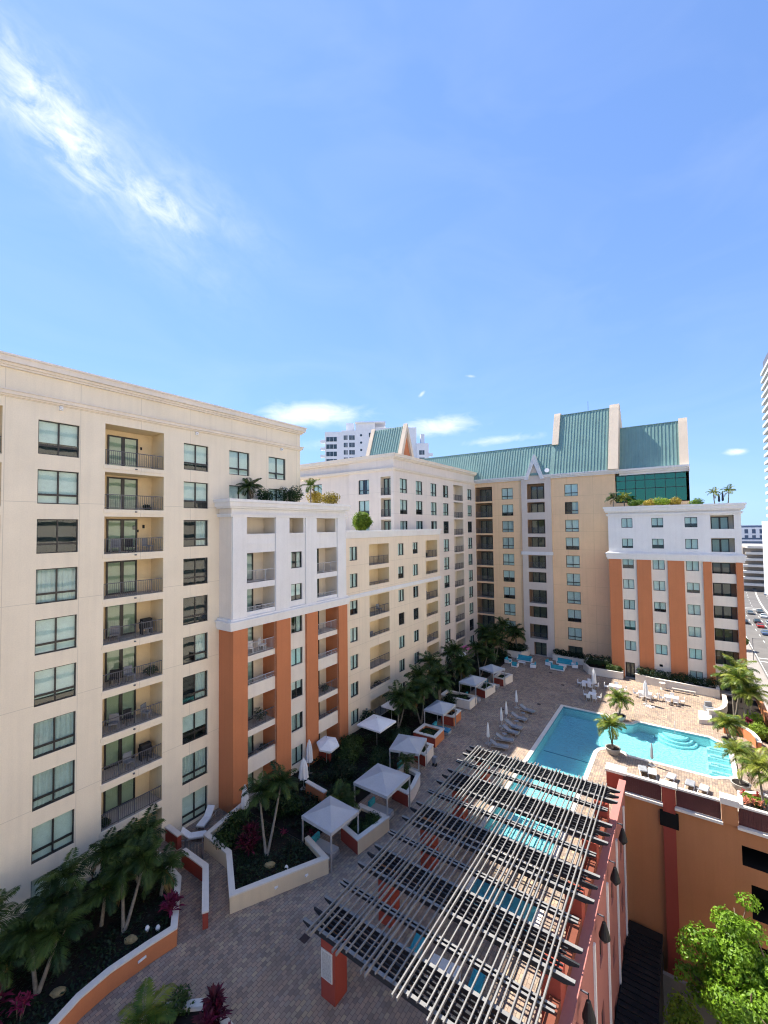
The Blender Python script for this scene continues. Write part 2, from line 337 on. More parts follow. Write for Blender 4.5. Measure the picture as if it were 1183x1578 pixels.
# ------------------------------------------------------------------ facades
CA = {}
def cached(key, fn):
    if key not in CA: CA[key] = fn()
    return CA[key]
def win_frame(w, h, style, fm):
    b = MB(); t = .10 if style == 'G' else .06
    b.box(0, w, -.05, .05, 0, t).box(0, w, -.05, .05, h - t, h).box(0, t, -.05, .05, t, h - t).box(w - t, w, -.05, .05, t, h - t)
    hm = .11 if style == 'G' else .04
    b.box(w / 2 - hm, w / 2 + hm, -.045, .045, t, h - t)
    if style in 'AC':
        z = h * .27; b.box(t, w / 2 - .04, -.042, .042, z - .06, z + .06).box(w / 2 + .04, w - t, -.042, .042, z - .06, z + .06)
    if style == 'A': b.box(-.04, w + .04, -.13, -.051, -.05, .012)
    b.mat(1); q = [(.02, .06), (w - .02, .06), (w - .02, .7), (.02, .7)]
    for i in (1, 2, 3):
        j = (i + 1) % 4; b.quad((*q[i], .02), (*q[j], .02), (*q[j], h - .02), (*q[i], h - .02))
    b.quad((.02, .06, .02), (w - .02, .06, .02), (w - .02, .7, .02), (.02, .7, .02)).quad((.02, .06, h - .02), (w - .02, .06, h - .02), (w - .02, .7, h - .02), (.02, .7, h - .02))
    return b.mesh('window', [fm, room])
def pane_mesh(w, h, m=None):
    return MB().box(0, w, -.006, .006, 0, h).mesh('pane', m or glassT)
def blind_mesh(w, h, kind):
    b = MB()
    def cur(x0, x1):
        n = max(6, int((x1 - x0) / .07)); p = [(x0 + (x1 - x0) * i / n, .16 + .035 * math.sin(i * 2.1) + .012 * math.sin(i * 5.3)) for i in range(n + 1)]
        for (a, b_) in zip(p, p[1:]): b.quad((*a, .03), (*b_, .03), (*b_, h - .04), (*a, h - .04))
    if kind == 'cur': cur(.03, w - .03); m = curtm
    elif kind == 'L': cur(.03, w * .4); m = curtm
    elif kind == 'R': cur(w * .52, w - .03); m = curtm
    elif kind == 'LR': cur(.03, w * .3); cur(w * .7, w - .03); m = curtm
    else:
        k = float(kind); b.box(.04, w - .04, .10, .112, h * (1 - k), h - .04); b.box(.04, w - .04, .09, .125, h * (1 - k) - .03, h * (1 - k)); m = blindm
    return b.mesh('blind', m)
def window(par, loc, rz, w, h, style='C', blind='1', fm=None, name='window'):
    w = round(w, 2); h = round(h, 2)
    l = Vector(loc) - Vector(par.location)
    o = obj(name, cached(('f', w, h, style, fm), lambda: win_frame(w, h, style, fm or bronze)), par, l, rz)
    if style == 'A':
        z = h * .27
        for x0 in (.06, w / 2 + .04):
            pw = w / 2 - .10
            for z0, ph in ((z + .06, h - z - .12), (.06, z - .12)):
                obj('pane', cached(('p', round(pw, 2), round(ph, 2)), lambda: pane_mesh(pw, ph)), o, (x0, 0, z0))
    else:
        obj('pane', cached(('p', w, h, style == 'G'), lambda: pane_mesh(w - .12, h - .12, glassD if style == 'G' else glassT)), o, (.06, 0, .06))
    if blind not in (None, '0'):
        obj('blind' if blind[0] in '01' else 'curtain', cached(('b', w, h, blind), lambda: blind_mesh(w, h, blind)), o)
    return o
RB = random.Random(11)
def rb(): return RB.choice(['1', '1', 'cur', '.98', '.75', 'cur', 'R', '1', '.6', '0', 'LR', '1', 'cur', '1', '.98'])
def rail_mesh(w, m, hh=1.02, sp=.13):
    b = MB()
    b.box(0, w, -.03, .03, hh - .045, hh).box(0, w, -.02, .02, .09, .12)
    n = int(w / sp)
    for i in range(n + 1):
        x = .02 + (w - .04) * i / n; k = .022 if i % 8 == 0 else .009
        b.box(x - k, x + k, -k, k, .12 if i % 8 else 0, hh - .045)
    return b.mesh('railing', m)
def railing(par, loc, rz, w, m=None, hh=1.02):
    w = round(w, 2)
    return obj('railing', cached(('r', w, m, hh), lambda: rail_mesh(w, m or railm, hh)), par, Vector(loc) - Vector(par.location), rz)
def facade(par, ax, P, u0, u1, z0, z1, ops, mw, mb_=None, ms=None, name='wall'):
    """wall plane with real openings. ax 'X': faces +X at x=P, u runs along Y.  ax 'Y': faces -Y at y=P, u runs along X.
    ops: dict(u0,u1,z0,z1, k='w'/'b'/'v', ...)"""
    mb_ = mb_ or recY; ms = ms or mb_
    T = (lambda u, d, z: (P + d, u, z)) if ax == 'X' else (lambda u, d, z: (u, P - d, z))
    rz = R(90) if ax == 'X' else 0
    us = sorted({u0, u1, *[o['u0'] for o in ops], *[o['u1'] for o in ops]}); zs = sorted({z0, z1, *[o['z0'] for o in ops], *[o['z1'] for o in ops]})
    us = [x for x in us if u0 <= x <= u1]; zs = [x for x in zs if z0 <= x <= z1]
    b = MB()
    for ua, ub in zip(us, us[1:]):
        za = None
        for zi, (a, c) in enumerate(zip(zs, zs[1:])):
            um, zm = (ua + ub) / 2, (a + c) / 2
            hole = any(o['u0'] < um < o['u1'] and o['z0'] < zm < o['z1'] for o in ops)
            if not hole and za is None: za = a
            if hole and za is not None: b.quad(T(ua, 0, za), T(ub, 0, za), T(ub, 0, a), T(ua, 0, a)); za = None
        if za is not None: b.quad(T(ua, 0, za), T(ub, 0, za), T(ub, 0, zs[-1]), T(ua, 0, zs[-1]))
    for o in ops:
        a, c, e, g = o['u0'], o['u1'], o['z0'], o['z1']; k = o['k']
        dp = o.get('dp', {'w': .2, 'b': 1.7, 'v': 2.5}[k])
        if k == 'w':
            b.mat(0)
            for p, q in (((a, e), (c, e)), ((c, e), (c, g)), ((c, g), (a, g)), ((a, g), (a, e))):
                b.quad(T(p[0], 0, p[1]), T(q[0], 0, q[1]), T(q[0], -dp, q[1]), T(p[0], -dp, p[1]))
            window(par, T(a, -dp + .04, e), rz, c - a, g - e, o.get('st', 'C'), o.get('bl') or rb())
        elif k == 'v':
            b.mat(4)
            for p, q in (((a, e), (c, e)), ((c, e), (c, g)), ((c, g), (a, g)), ((a, g), (a, e))):
                b.quad(T(p[0], 0, p[1]), T(q[0], 0, q[1]), T(q[0], -dp, q[1]), T(p[0], -dp, p[1]))
            b.quad(T(a, -dp, e), T(c, -dp, e), T(c, -dp, g), T(a, -dp, g))
        else:
            fz = o.get('fl', e); m_ = o.get('jm', 2); pad = .0
            b.mat(m_)
            b.quad(T(a, 0, fz), T(a, 0, g), T(a, -dp, g), T(a, -dp, fz)).quad(T(c, 0, fz), T(c, 0, g), T(c, -dp, g), T(c, -dp, fz))
            b.mat(o.get('cm', 2)).quad(T(a, 0, g), T(c, 0, g), T(c, -dp, g), T(a, -dp, g))
            b.mat(3).quad(T(a, 0, fz), T(c, 0, fz), T(c, -dp, fz), T(a, -dp, fz))
            b.mat(1).quad(T(a, -dp, fz), T(c, -dp, fz), T(c, -dp, g), T(a, -dp, g))
            if fz < e - .05:   # inner face and cap of the solid parapet
                b.mat(0).quad(T(a, -.15, fz), T(c, -.15, fz), T(c, -.15, e), T(a, -.15, e)).quad(T(a, 0, e), T(c, 0, e), T(c, -.15, e), T(a, -.15, e))
            d = o.get('door')
            if d:
                window(par, T(a + d[0], -dp + .06, fz + .02), rz, d[1] - d[0], min(2.35, g - fz - .12), 'G', o.get('bl') or rb(), name='balcony_door')
            if o.get('rail'):
                hh = min(1.02, max(.35, fz + 1.02 - e)); railing(par, T(a + .02, -.10, e), rz, c - a - .04, o.get('rm'), hh)
        b.mat(0)
    W(par, name, b, [mw, mb_, ms, tileF, darkm]); return T
def cornice(par, ax, P, u0, u1, bands, m, ret0=0, ret1=0, name='cornice', thick=.5):
    """stacked projecting mouldings; ret0/ret1 = length of the return at either end"""
    b = MB()
    for z0, z1, pr in bands:
        if ax == 'X': b.box(P - thick, P + pr, u0 - (pr if ret0 else 0), u1 + (pr if ret1 else 0), z0, z1)
        else: b.box(u0 - (pr if ret0 else 0), u1 + (pr if ret1 else 0), P - pr, P + thick, z0, z1)
    return W(par, name, b, m)
CORN = lambda z: [(z - 2.35, z - 2.25, .10), (z - 2.25, z - 2.05, .22), (z - 2.05, z - 1.98, .30), (z - .72, z - .60, .16), (z - .60, z - .45, .26), (z - .45, z - .12, .42), (z - .12, z, .50)]

# ===== left wing (A)
AX = -31.57
A = thing('apartment_wing', 'long cream apartment wing nearest on the left with recessed balconies', 'building', (AX, 10, 0))
ops = []
blA1 = ['.62', '1', '0', 'cur', '.98', '.8', 'cur', 'cur', '1', '1']; blA3 = ['.75', '.68', 'R', '0', '0', 'R', 'R', '.6', 'cur', '1']
for i in range(10):
    zt = 29.3 - 3 * i
    ops.append(dict(u0=9.07, u1=11.21, z0=zt - 2.07, z1=zt, k='w', st='A', bl=blA1[i]))
    ops.append(dict(u0=18.21, u1=20.3, z0=zt - 2.07, z1=zt, k='w', st='A', bl=blA3[i]))
    for ya in (12.7, 3.45):
        ops.append(dict(u0=ya, u1=ya + 3.96, z0=27.0 - 3 * i, z1=(29.75 if i == 0 else 29.5 - 3 * i), k='b', dp=1.8, door=(.85, 2.9), rail=1, bl=['1', 'LR', 'LR', 'cur', 'L', 'cur', 'cur', 'L', '1', '.9'][i]))
    if i < 3:
        ops.append(dict(u0=22.26, u1=24.33, z0=zt - 2.07, z1=zt, k='w', st='A', bl=['1', '.7', '1'][i])); ops.append(dict(u0=26.49, u1=28.56, z0=zt - 2.07, z1=zt, k='w', st='A', bl=['.98', '1', '1'][i]))
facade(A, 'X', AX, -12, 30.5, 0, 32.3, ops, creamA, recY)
b = MB(); b.box(AX - 16, AX, -12, 30.5, 0, 32.2, skip='e'); b.mat(1).quad((AX - 15, -12, 32.25), (AX, -12, 32.25), (AX, 30.5, 32.25), (AX - 15, 30.5, 32.25)); W(A, 'rear_wall', b, [creamA, flatroof])
cornice(A, 'X', AX, -12, 30.5, CORN(32.72), offwh, 0, 1)
b = MB()
for z0, z1, pr in CORN(32.72): b.box(AX - 14, AX - .505, 30.5 - .3, 30.5 + pr, z0, z1)
W(A, 'cornice', b, offwh)
for y in (1.1, 10.17, 19.23, 28): W(A, 'wall_light', MB().box(AX, AX + .16, y - .09, y + .09, 30.05, 30.3).box(AX + .16, AX + .3, y - .05, y + .05, 30.1, 30.2), furW)
for i in range(10):
    W(A, 'drain_spout', MB().box(AX + .041, AX + .16, 14.62, 14.72, 26.80 - 3 * i, 26.88 - 3 * i), railm)
    W(A, 'balcony_edge', MB().box(AX + .002, AX + .04, 12.62, 16.74, 26.72 - 3 * i, 26.98 - 3 * i), creamA)

# ===== projecting bay (F)
FX = -29.9
F = thing('projecting_bay', 'white and terracotta bay projecting from the left wing with planted roof', 'building', (FX, 28, 0))
ops = []
for ua, ub in ((22.7, 25.75), (27.46, 29.28), (31.0, 33.9)): ops.append(dict(u0=ua, u1=ub, z0=22.13, z1=23.52, k='b', dp=1.5, fl=21.0, door=((.3, 1.0) if ub - ua > 2 else None), bl='0'))
for ua, ub in ((22.7, 25.74), (31.03, 34.05)):
    ops.append(dict(u0=ua, u1=ub, z0=18.03, z1=20.53, k='b', dp=1.6, door=(.25, 1.9), rail=1, bl='0', rm=railw))
    ops.append(dict(u0=ua, u1=ub, z0=15.65, z1=17.52, k='b', dp=1.6, fl=15.0, door=(.25, 1.9), rail=1, bl='0', rm=railw))
    for (e, g, fl, rl) in ((11.99, 14.38, 11.99, 1), (9.58, 11.5, 9.0, 1), (5.91, 8.48, 5.91, 1), (3.65, 5.4, 3.0, 1), (.05, 2.38, .05, 0)):
        ops.append(dict(u0=ua, u1=ub, z0=e, z1=g, k='b', dp=1.6, fl=fl, door=(.25, 1.9), rail=rl, jm=4, cm=1, bl=random.Random(int(e * 10 + ua)).choice(['L', 'cur', '0', '0']), rm=railw if e > 9 else None))
for i in range(7): ops.append(dict(u0=27.67, u1=29.1, z0=18.83 - 3 * i, z1=20.36 - 3 * i, k='w', st='S', bl=['LR', '.7', 'R', '.98', '.5', 'cur', '1'][i]))
facade(F, 'X', FX, 21.3, 35.45, 14.9, 24.7, [o for o in ops if o['z0'] > 14.95], white, recC, recC, 'upper_wall')
lo = [o for o in ops if o['z0'] < 14.9]
for o in lo:
    if o['k'] == 'b': o['jm'] = 2
facade(F, 'X', FX, 21.3, 35.45, 0, 14.9, lo, offwh, recC, orange, 'lower_wall')
for ua, ub in ((21.3, 22.7), (25.76, 27.4), (29.45, 30.97), (34.06, 35.45)):
    W(F, 'pier', MB().box(FX + .003, FX + .22, ua, ub, 0, 14.4), orange)
    W(F, 'pilaster', MB().box(FX + .003, FX + .14, ua + .02, ub - .02, 15.3, 23.7), white)
for ua, ub in ((22.7, 25.75), (27.4, 29.45), (31.0, 33.97)):
    b = MB().box(FX + .003, FX + .07, ua, ub, 21.95, 22.1).box(FX + .003, FX + .05, ua, ub, 21.2, 21.32); W(F, 'sill_moulding', b, white)
b = MB(); b.box(AX + .01, FX, 21.3, 35.45, 14.9, 24.6, skip='e'); W(F, 'side_wall', b, offwh)
b = MB(); b.box(AX + .01, FX + .215, 21.29, 35.46, 0, 14.9, skip='etb'); W(F, 'side_wall', b, orange)
b = MB()
for z0, z1, pr in [(14.4, 14.62, .24), (14.62, 14.98, .32), (14.98, 15.12, .40), (15.12, 15.3, .2)]: b.box(AX + .02, FX + pr, 21.3 - pr, 35.45 + min(pr, .35), z0, z1)
W(F, 'string_course', b, white); b = MB()
for z0, z1, pr in [(23.55, 23.7, .2), (23.7, 23.8, .26), (24.25, 24.4, .3), (24.4, 24.75, .45), (24.75, 25.0, .58)]:
    b.box(AX + .02, FX + pr, 21.3 - pr, 35.45 + min(pr, .35), z0, z1)
W(F, 'cornice', b, white)
W(F, 'roof_deck', MB().box(AX + .02, FX + .1, 21.35, 35.4, 24.62, 24.8), flatroof)

# ===== peach wing (B)
BX = -30.36
Bw = thing('peach_wing', 'low peach wing with paired balcony openings behind the cabana garden', 'building', (BX, 47, 0))
ops = []
Z = [(20.55, 18.08, 18.08), (17.58, 15.72, 15.0), (14.5, 12.08, 12.08), (11.5, 9.68, 9.0), (8.5, 6.0, 6.0), (5.45, 3.65, 3.0), (2.4, .05, .05)]
for ua, ub in ((40.3, 44.43), (53.78, 57.33)):
    for j, (g, e, fl) in enumerate(Z): ops.append(dict(u0=ua, u1=ub, z0=e, z1=g, k='b', dp=1.7, fl=fl, door=(.15, 2.0), rail=1, bl='0'))
for k_, ua in enumerate((36.74, 46.54, 50.24)):
    for i in range(7): ops.append(dict(u0=ua, u1=ua + 1.37, z0=18.86 - 3 * i, z1=20.4 - 3 * i, k='w', st='S', bl=None))
facade(Bw, 'X', BX, 35.45, 58.05, 0, 21.4, ops, creamB, recY)
b = MB(); b.box(-44, BX, 35.45, 58.05, 0, 21.4, skip='et'); W(Bw, 'side_wall', b, creamB)
W(Bw, 'roof_terrace', MB().box(-44, BX - .3, 35.5, 58.0, 21.0, 21.45), flatroof)
b = MB()
for z0, z1, pr in ((21.35, 21.5, .08), (21.5, 21.95, .14), (21.95, 22.2, .28)): b.box(BX - .35, BX + pr, 35.46, 58.05 + pr, z0, z1)
W(Bw, 'cornice', b, white); b = MB()
for z0, z1, pr in ((14.62, 14.72, .08), (14.72, 15.0, .16), (15.0, 15.08, .1)): b.box(BX + .002, BX + pr, 35.46, 58.05 + pr, z0, z1)
W(Bw, 'string_course', b, white)
b = MB(); b.box(-36, BX - .355, 57.7, 58.2, 21.46, 22.1); W(Bw, 'parapet', b, white)

# ===== pale far wing (C)
CX = -32.45
Cw = thing('pale_wing', 'tall pale corner wing rising behind the low peach wing', 'building', (CX, 62, 0))
ops = []
for ua in (50.42, 54.8, 59.36, 63.6, 73.35):
    for i in range(3 if ua < 58 else 10): ops.append(dict(u0=ua, u1=ua + 1.97, z0=27.36 - 3 * i, z1=29.4 - 3 * i, k='w', st='C', bl=None))
for i in range(10): ops.append(dict(u0=67.52, u1=71.38, z0=27.05 - 3 * i, z1=29.75 - 3 * i, k='b', dp=1.5, door=(.2, 2.2), rail=1, bl=None))
facade(Cw, 'X', CX, 48.85, 77, 0, 32.3, ops, creamC, recC)
ops = []
for i in range(4):
    ops.append(dict(u0=-38.6, u1=-36.67, z0=27.3 - 3 * i, z1=29.38 - 3 * i, k='w', st='C', bl=None))
    ops.append(dict(u0=-34.65, u1=-32.95, z0=27.0 - 3 * i, z1=29.6 - 3 * i, k='b', dp=.7, door=(.15, 1.6), rail=1, bl='cur'))
facade(Cw, 'Y', 48.85, -40.4, CX, 15, 32.3, ops, creamC, recC)
ops = [dict(u0=-48.0, u1=-46.1, z0=27.3 - 3 * i, z1=29.38 - 3 * i, k='w', st='C', bl=None) for i in range(3)]
facade(Cw, 'Y', 49.15, -58, -40.4, 15, 32.3, ops, creamC, recC, name='set_back_wall')
b = MB().box(-58, CX, 49.2, 92, 0, 32.25, skip='es'); W(Cw, 'roof', b, flatroof)
b = MB()
for z0, z1, pr in CORN(32.72):
    b.box(CX - .5, CX + pr, 48.85 - pr, 77.3, z0, z1); b.box(-58, CX - .502, 48.85 - pr, 49.3, z0, z1)
W(Cw, 'cornice', b, offwh)
# steep little gabled roof on top of it
G = thing('gabled_roof_tower', 'small steep green gable with terracotta end standing on the pale wing', 'roof tower', (-37.5, 55.2, 32.3))
def ribs(b, p0, p1, q0, q1, n, hgt=.07, wd=.05):
    """standing seams from eave line p0-p1 to ridge line q0-q1"""
    p0, p1, q0, q1 = map(Vector, (p0, p1, q0, q1)); nrm = (p1 - p0).cross(q0 - p0).normalized() * hgt; du = (p1 - p0).normalized() * wd
    for i in range(1, n):
        a = p0.lerp(p1, i / n); c = q0.lerp(q1, i / n)
        b.quad(a + nrm, c + nrm, c + du + nrm, a + du + nrm).quad(a, c, c + nrm, a + nrm).quad(a + du + nrm, c + du + nrm, c + du, a + du)
y0, yr, y1, zb, zt = 53.2, 55.2, 57.2, 32.4, 38.0
b = MB().quad((-40.2, y0, zb), (-34.5, y0, zb), (-34.5, yr, zt), (-40.2, yr, zt)).quad((-34.5, y1, zb), (-40.2, y1, zb), (-40.2, yr, zt), (-34.5, yr, zt))
W(G, 'roof_sheet', b, roofm)
b = MB(); ribs(b, (-40.2, y0, zb), (-34.5, y0, zb), (-40.2, yr, zt), (-34.5, yr, zt), 13); W(G, 'roof_seams', b, roofr)
W(G, 'gable_wall', MB().quad((-34.35, y0 + .3, zb), (-34.35, y1 - .3, zb), (-34.35, yr, zt - .7)), orange)
def gable_parapet(x0, x1, th, up):
    b = MB(); P1 = [(y0 - up * .9, zb), (yr, zt + up * 1.6), (y1 + up * .9, zb)]; P2 = [(y0 + th, zb), (yr, zt - th * 2.2), (y1 - th, zb)]
    for k in (0, 1):
        o1, o2, i1, i2 = P1[k], P1[k + 1], P2[k], P2[k + 1]
        for x in (x0, x1): b.quad((x, *o1), (x, *o2), (x, *i2), (x, *i1))
        b.quad((x0, *o1), (x1, *o1), (x1, *o2), (x0, *o2)).quad((x0, *i1), (x1, *i1), (x1, *i2), (x0, *i2))
    return b
W(G, 'gable_parapet', gable_parapet(-34.7, -34.0, .45, .22), parap); W(G, 'gable_parapet', gable_parapet(-40.8, -40.1, .45, .22), parap)

# ===== back wing (D)
DY = 76.97
D = thing('back_wing', 'tan back wing with steep green metal roof closing the courtyard', 'building', (-20, DY, 0))
ops = []
for i in range(10):
    ops.append(dict(u0=-32.4, u1=-29.1, z0=27.15 - 3 * i, z1=29.85 - 3 * i, k='b', dp=1.8, door=(.3, 2.6), rail=1, bl='0' if i % 2 else 'L'))
    if i < 9: ops.append(dict(u0=-27.28, u1=-25.2, z0=27.35 - 3 * i, z1=29.4 - 3 * i, k='w', st='C', bl=None))
    if i < 9: ops.append(dict(u0=-16.38, u1=-14.27, z0=27.4 - 3 * i, z1=29.42 - 3 * i, k='w', st='C', bl=['1', 'R', '.98', '.75', '1', '1', '1', '.7', '1'][i]))
ops.append(dict(u0=-16.4, u1=-14.2, z0=.05, z1=2.36, k='b', dp=.5, jm=1, door=(.1, 2.1), bl='0'))
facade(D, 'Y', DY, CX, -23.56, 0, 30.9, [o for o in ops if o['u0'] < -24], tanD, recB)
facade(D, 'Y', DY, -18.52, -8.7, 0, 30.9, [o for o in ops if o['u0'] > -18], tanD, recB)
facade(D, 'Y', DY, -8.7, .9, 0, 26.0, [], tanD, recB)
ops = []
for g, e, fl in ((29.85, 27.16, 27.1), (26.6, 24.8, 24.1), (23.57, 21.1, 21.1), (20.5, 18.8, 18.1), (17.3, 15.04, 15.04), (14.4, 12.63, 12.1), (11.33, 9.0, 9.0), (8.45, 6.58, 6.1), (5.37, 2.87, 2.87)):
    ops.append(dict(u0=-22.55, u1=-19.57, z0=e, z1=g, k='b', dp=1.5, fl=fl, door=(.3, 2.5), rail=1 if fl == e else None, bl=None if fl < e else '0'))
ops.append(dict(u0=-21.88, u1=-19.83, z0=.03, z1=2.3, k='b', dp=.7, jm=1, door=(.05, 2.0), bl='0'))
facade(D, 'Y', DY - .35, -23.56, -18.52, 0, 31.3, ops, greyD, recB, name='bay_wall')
b = MB().box(-23.56, -18.52, DY - .35, DY + .1, 0, 31.3, skip='sbnt'); W(D, 'bay_side', b, greyD)
b = MB().box(-23.75, -18.33, DY - .5, DY - .352, 17.4, 17.95); W(D, 'bay_band', b, trim)
b = MB().box(CX, .9, DY, 93, 0, 30.9, skip='stw'); b.quad((CX, DY + 2.5, 30.85), (.9, DY + 2.5, 30.85), (.9, 93, 30.85), (CX, 93, 30.85)); W(D, 'rear_wall', b, tanD)
b = MB()
for z0, z1, pr in ((30.62, 30.85, .25), (30.85, 31.1, .45), (31.1, 31.3, .6)):
    b.box(CX, -22.75, DY - pr, DY + .6, z0, z1); b.box(-19.6, -8.2, DY - pr, DY + .6, z0, z1)
W(D, 'eave', b, trim)
# dormer gable trim on the bay
b = MB(); xc = -21.2; P1 = [(-22.95, 30.6), (xc, 35.0), (-19.45, 30.6)]; P2 = [(-22.3, 30.6), (xc, 33.3), (-20.1, 30.6)]
for k in (0, 1):
    o1, o2, i1, i2 = P1[k], P1[k + 1], P2[k], P2[k + 1]
    for y in (DY - .75, DY + .8): b.quad((o1[0], y, o1[1]), (o2[0], y, o2[1]), (i2[0], y, i2[1]), (i1[0], y, i1[1]))
    b.quad((o1[0], DY - .75, o1[1]), (o2[0], DY - .75, o2[1]), (o2[0], DY + 2.2, o2[1]), (o1[0], DY + 2.2, o1[1])).quad((i1[0], DY - .75, i1[1]), (i2[0], DY - .75, i2[1]), (i2[0], DY + .8, i2[1]), (i1[0], DY + .8, i1[1]))
W(D, 'gable_trim', b, trim)
W(D, 'gable_panel', MB().quad((-22.4, DY - .36, 30.6), (-20.0, DY - .36, 30.6), (xc, DY - .36, 33.4)), greyD)
# roofs
ye, ze = 76.45, 31.3
def slope(z, e=ye): return e + (z - 31.3) * .38
def roof(x0, x1, ztop, e, nr, nm):
    yt = slope(ztop, e); yb = yt + (ztop - 31.3) * .38
    b = MB().quad((x0, e, ze), (x1, e, ze), (x1, yt, ztop), (x0, yt, ztop)).quad((x1, yb + 6, ze), (x0, yb + 6, ze), (x0, yt + .3, ztop), (x1, yt + .3, ztop)).quad((x0, yt, ztop), (x1, yt, ztop), (x1, yt + .3, ztop), (x0, yt + .3, ztop))
    W(D, nm, b, roofm)
    b = MB(); ribs(b, (x0, e, ze), (x1, e, ze), (x0, yt, ztop), (x1, yt, ztop), nr); W(D, 'roof_seams', b, roofr)
    W(D, 'ridge_cap', MB().box(x0, x1, yt - .08, yt + .38, ztop, ztop + .12), roofr)
roof(-48, -18.4, 36.75, ye, 62, 'roof')
roof(-18.4, -9.4, 42.1, ye, 19, 'tall_roof')
e2 = 78.1
roof(-8.3, -.1, 38.5, e2, 17, 'side_roof')
def side_parapet(x0, x1, zlo, zhi, e, up=.45):
    b = MB(); ya, yb = slope(zlo, e) - up, slope(zhi, e) - up; yc = slope(zhi, e) + 1.0
    pr = [(ya, zlo), (yb, zhi), (yb + .25, zhi + .55), (yc, zhi + .55), (2 * yc - ya + 4, zlo)]
    for x in (x0, x1): b.quad(*[(x, y, z) for y, z in (pr if x == x1 else pr[::-1])])
    for p, q in zip(pr, pr[1:] + pr[:1]): b.quad((x0, *p), (x1, *p), (x1, *q), (x0, *q))
    return b
W(D, 'gable_parapet', side_parapet(-9.6, -8.2, 31.32, 42.1, ye), parap)
W(D, 'gable_parapet', side_parapet(-18.5, -17.45, 36.6, 42.0, ye, .3), parap)
W(D, 'gable_parapet', side_parapet(-.2, .95, 31.32, 38.4, e2), parap)
# glazed storey under the side roof
b = MB()
for z0, z1, pr in ((30.35, 30.7, .2), (30.7, 31.0, .45), (31.0, 31.3, .7)): b.box(-8.2, 1.0, e2 - pr - .3, e2 + .5, z0, z1)
W(D, 'eave', b, trim)
W(D, 'curtain_wall', MB().box(-8.7, .6, e2 - .25, e2 - .2, 26.0, 30.35), glassG)
b = MB(); xs = [-8.7 + i * 1.32 for i in range(8)] + [.54]
for x in xs: b.box(x, x + .07, e2 - .34, e2 - .24, 26, 30.34)
for z in (26.0, 28.1, 29.4, 30.2): b.box(-8.69, .59, e2 - .335, e2 - .245, z, z + .08)
W(D, 'mullions', b, bronze)
W(D, 'glazed_room', MB().box(-8.6, .55, e2 - .1, e2 + 3, 25.9, 30.4, skip='s'), recC)
W(D, 'lower_roof', MB().box(-8.7, .9, DY, 80, 25.9, 26.0), flatroof)
W(D, 'antenna', MB().tube([(-13, 81, 42), (-13, 81, 44)], .03, 5), railm)

# ===== right block (E)
EY = 72.66
E_ = thing('corner_block', 'white topped terracotta striped block on the right with planted roof', 'building', (-1.5, EY, 0))
ops = []
for k_, xa in enumerate((-7.57, -3.77, .15)):
    for i in range(8):
        if i == 7 and k_ < 2: continue
        ops.append(dict(u0=xa, u1=xa + 1.42, z0=22.05 - 3 * i, z1=23.43 - 3 * i, k='w', st='S', bl=['1', '.75', '.6', '1', '1', '.7', '1', '1'][(i + k_) % 8]))
for g, e, fl in ((23.63, 21.8, 21.05), (20.57, 18.73, 18.05), (17.3, 15.83, 15.05), (14.6, 12.86, 12.05), (11.55, 9.9, 9.05), (8.57, 6.93, 6.05), (5.68, 3.8, 3.05), (2.66, .1, .05)):
    ops.append(dict(u0=3.0, u1=5.48, z0=e, z1=g, k='b', dp=1.5, fl=fl, door=(.1, 2.0), bl=None if e > 12 else '0', jm=2))
facade(E_, 'Y', EY, -9.35, 6.2, 17.9, 25, [o for o in ops if o['z0'] > 17.9], white, recC, recC, 'upper_wall')
ops2 = [o for o in ops if o['z0'] < 17.9] + [dict(u0=-7.6, u1=-6.4, z0=.02, z1=2.3, k='b', dp=.6, jm=1, door=(.05, 1.1), bl='0'), dict(u0=-3.36, u1=-2.96, z0=2.35, z1=2.67, k='v', dp=.3)]
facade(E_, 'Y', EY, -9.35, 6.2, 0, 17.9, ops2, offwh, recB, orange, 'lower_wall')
for xa, xb in ((-9.35, -7.7), (-5.75, -3.97), (-1.99, -.06), (2.02, 2.95), (5.5, 6.2)): W(E_, 'pier', MB().box(xa, xb, EY - .2, EY - .003, 0, 17.4), orange)
W(E_, 'side_wall', MB().box(-9.35, 6.2, EY, 90, 0, 17.9, skip='stb'), orange); W(E_, 'side_wall', MB().box(-9.35, 6.2, EY, DY + .1, 17.9, 24.9, skip='stbn'), white); W(E_, 'side_wall', MB().box(.95, 6.2, DY + .1, 90, 17.9, 24.9, skip='stb'), white)
b = MB()
for z0, z1, pr in ((17.4, 17.65, .22), (17.65, 18.1, .32), (18.1, 18.3, .42), (18.3, 18.45, .2)): b.box(-9.35 - pr, 6.2 + pr, EY - pr, EY + .5, z0, z1)
W(E_, 'string_course', b, white); b = MB()
for z0, z1, pr in ((23.8, 23.95, .16), (23.95, 24.1, .24), (24.35, 24.55, .32), (24.55, 24.95, .46), (24.95, 25.2, .58)):
    b.box(-9.35 - pr, 6.2 + pr, EY - pr, EY + .5, z0, z1); b.box(5.7, 6.2 + pr, EY + .502, 89, z0, z1)
W(E_, 'cornice', b, white)
W(E_, 'roof_deck', MB().box(-9.3, 6.15, EY + .05, 89.5, 24.6, 24.8), flatroof)
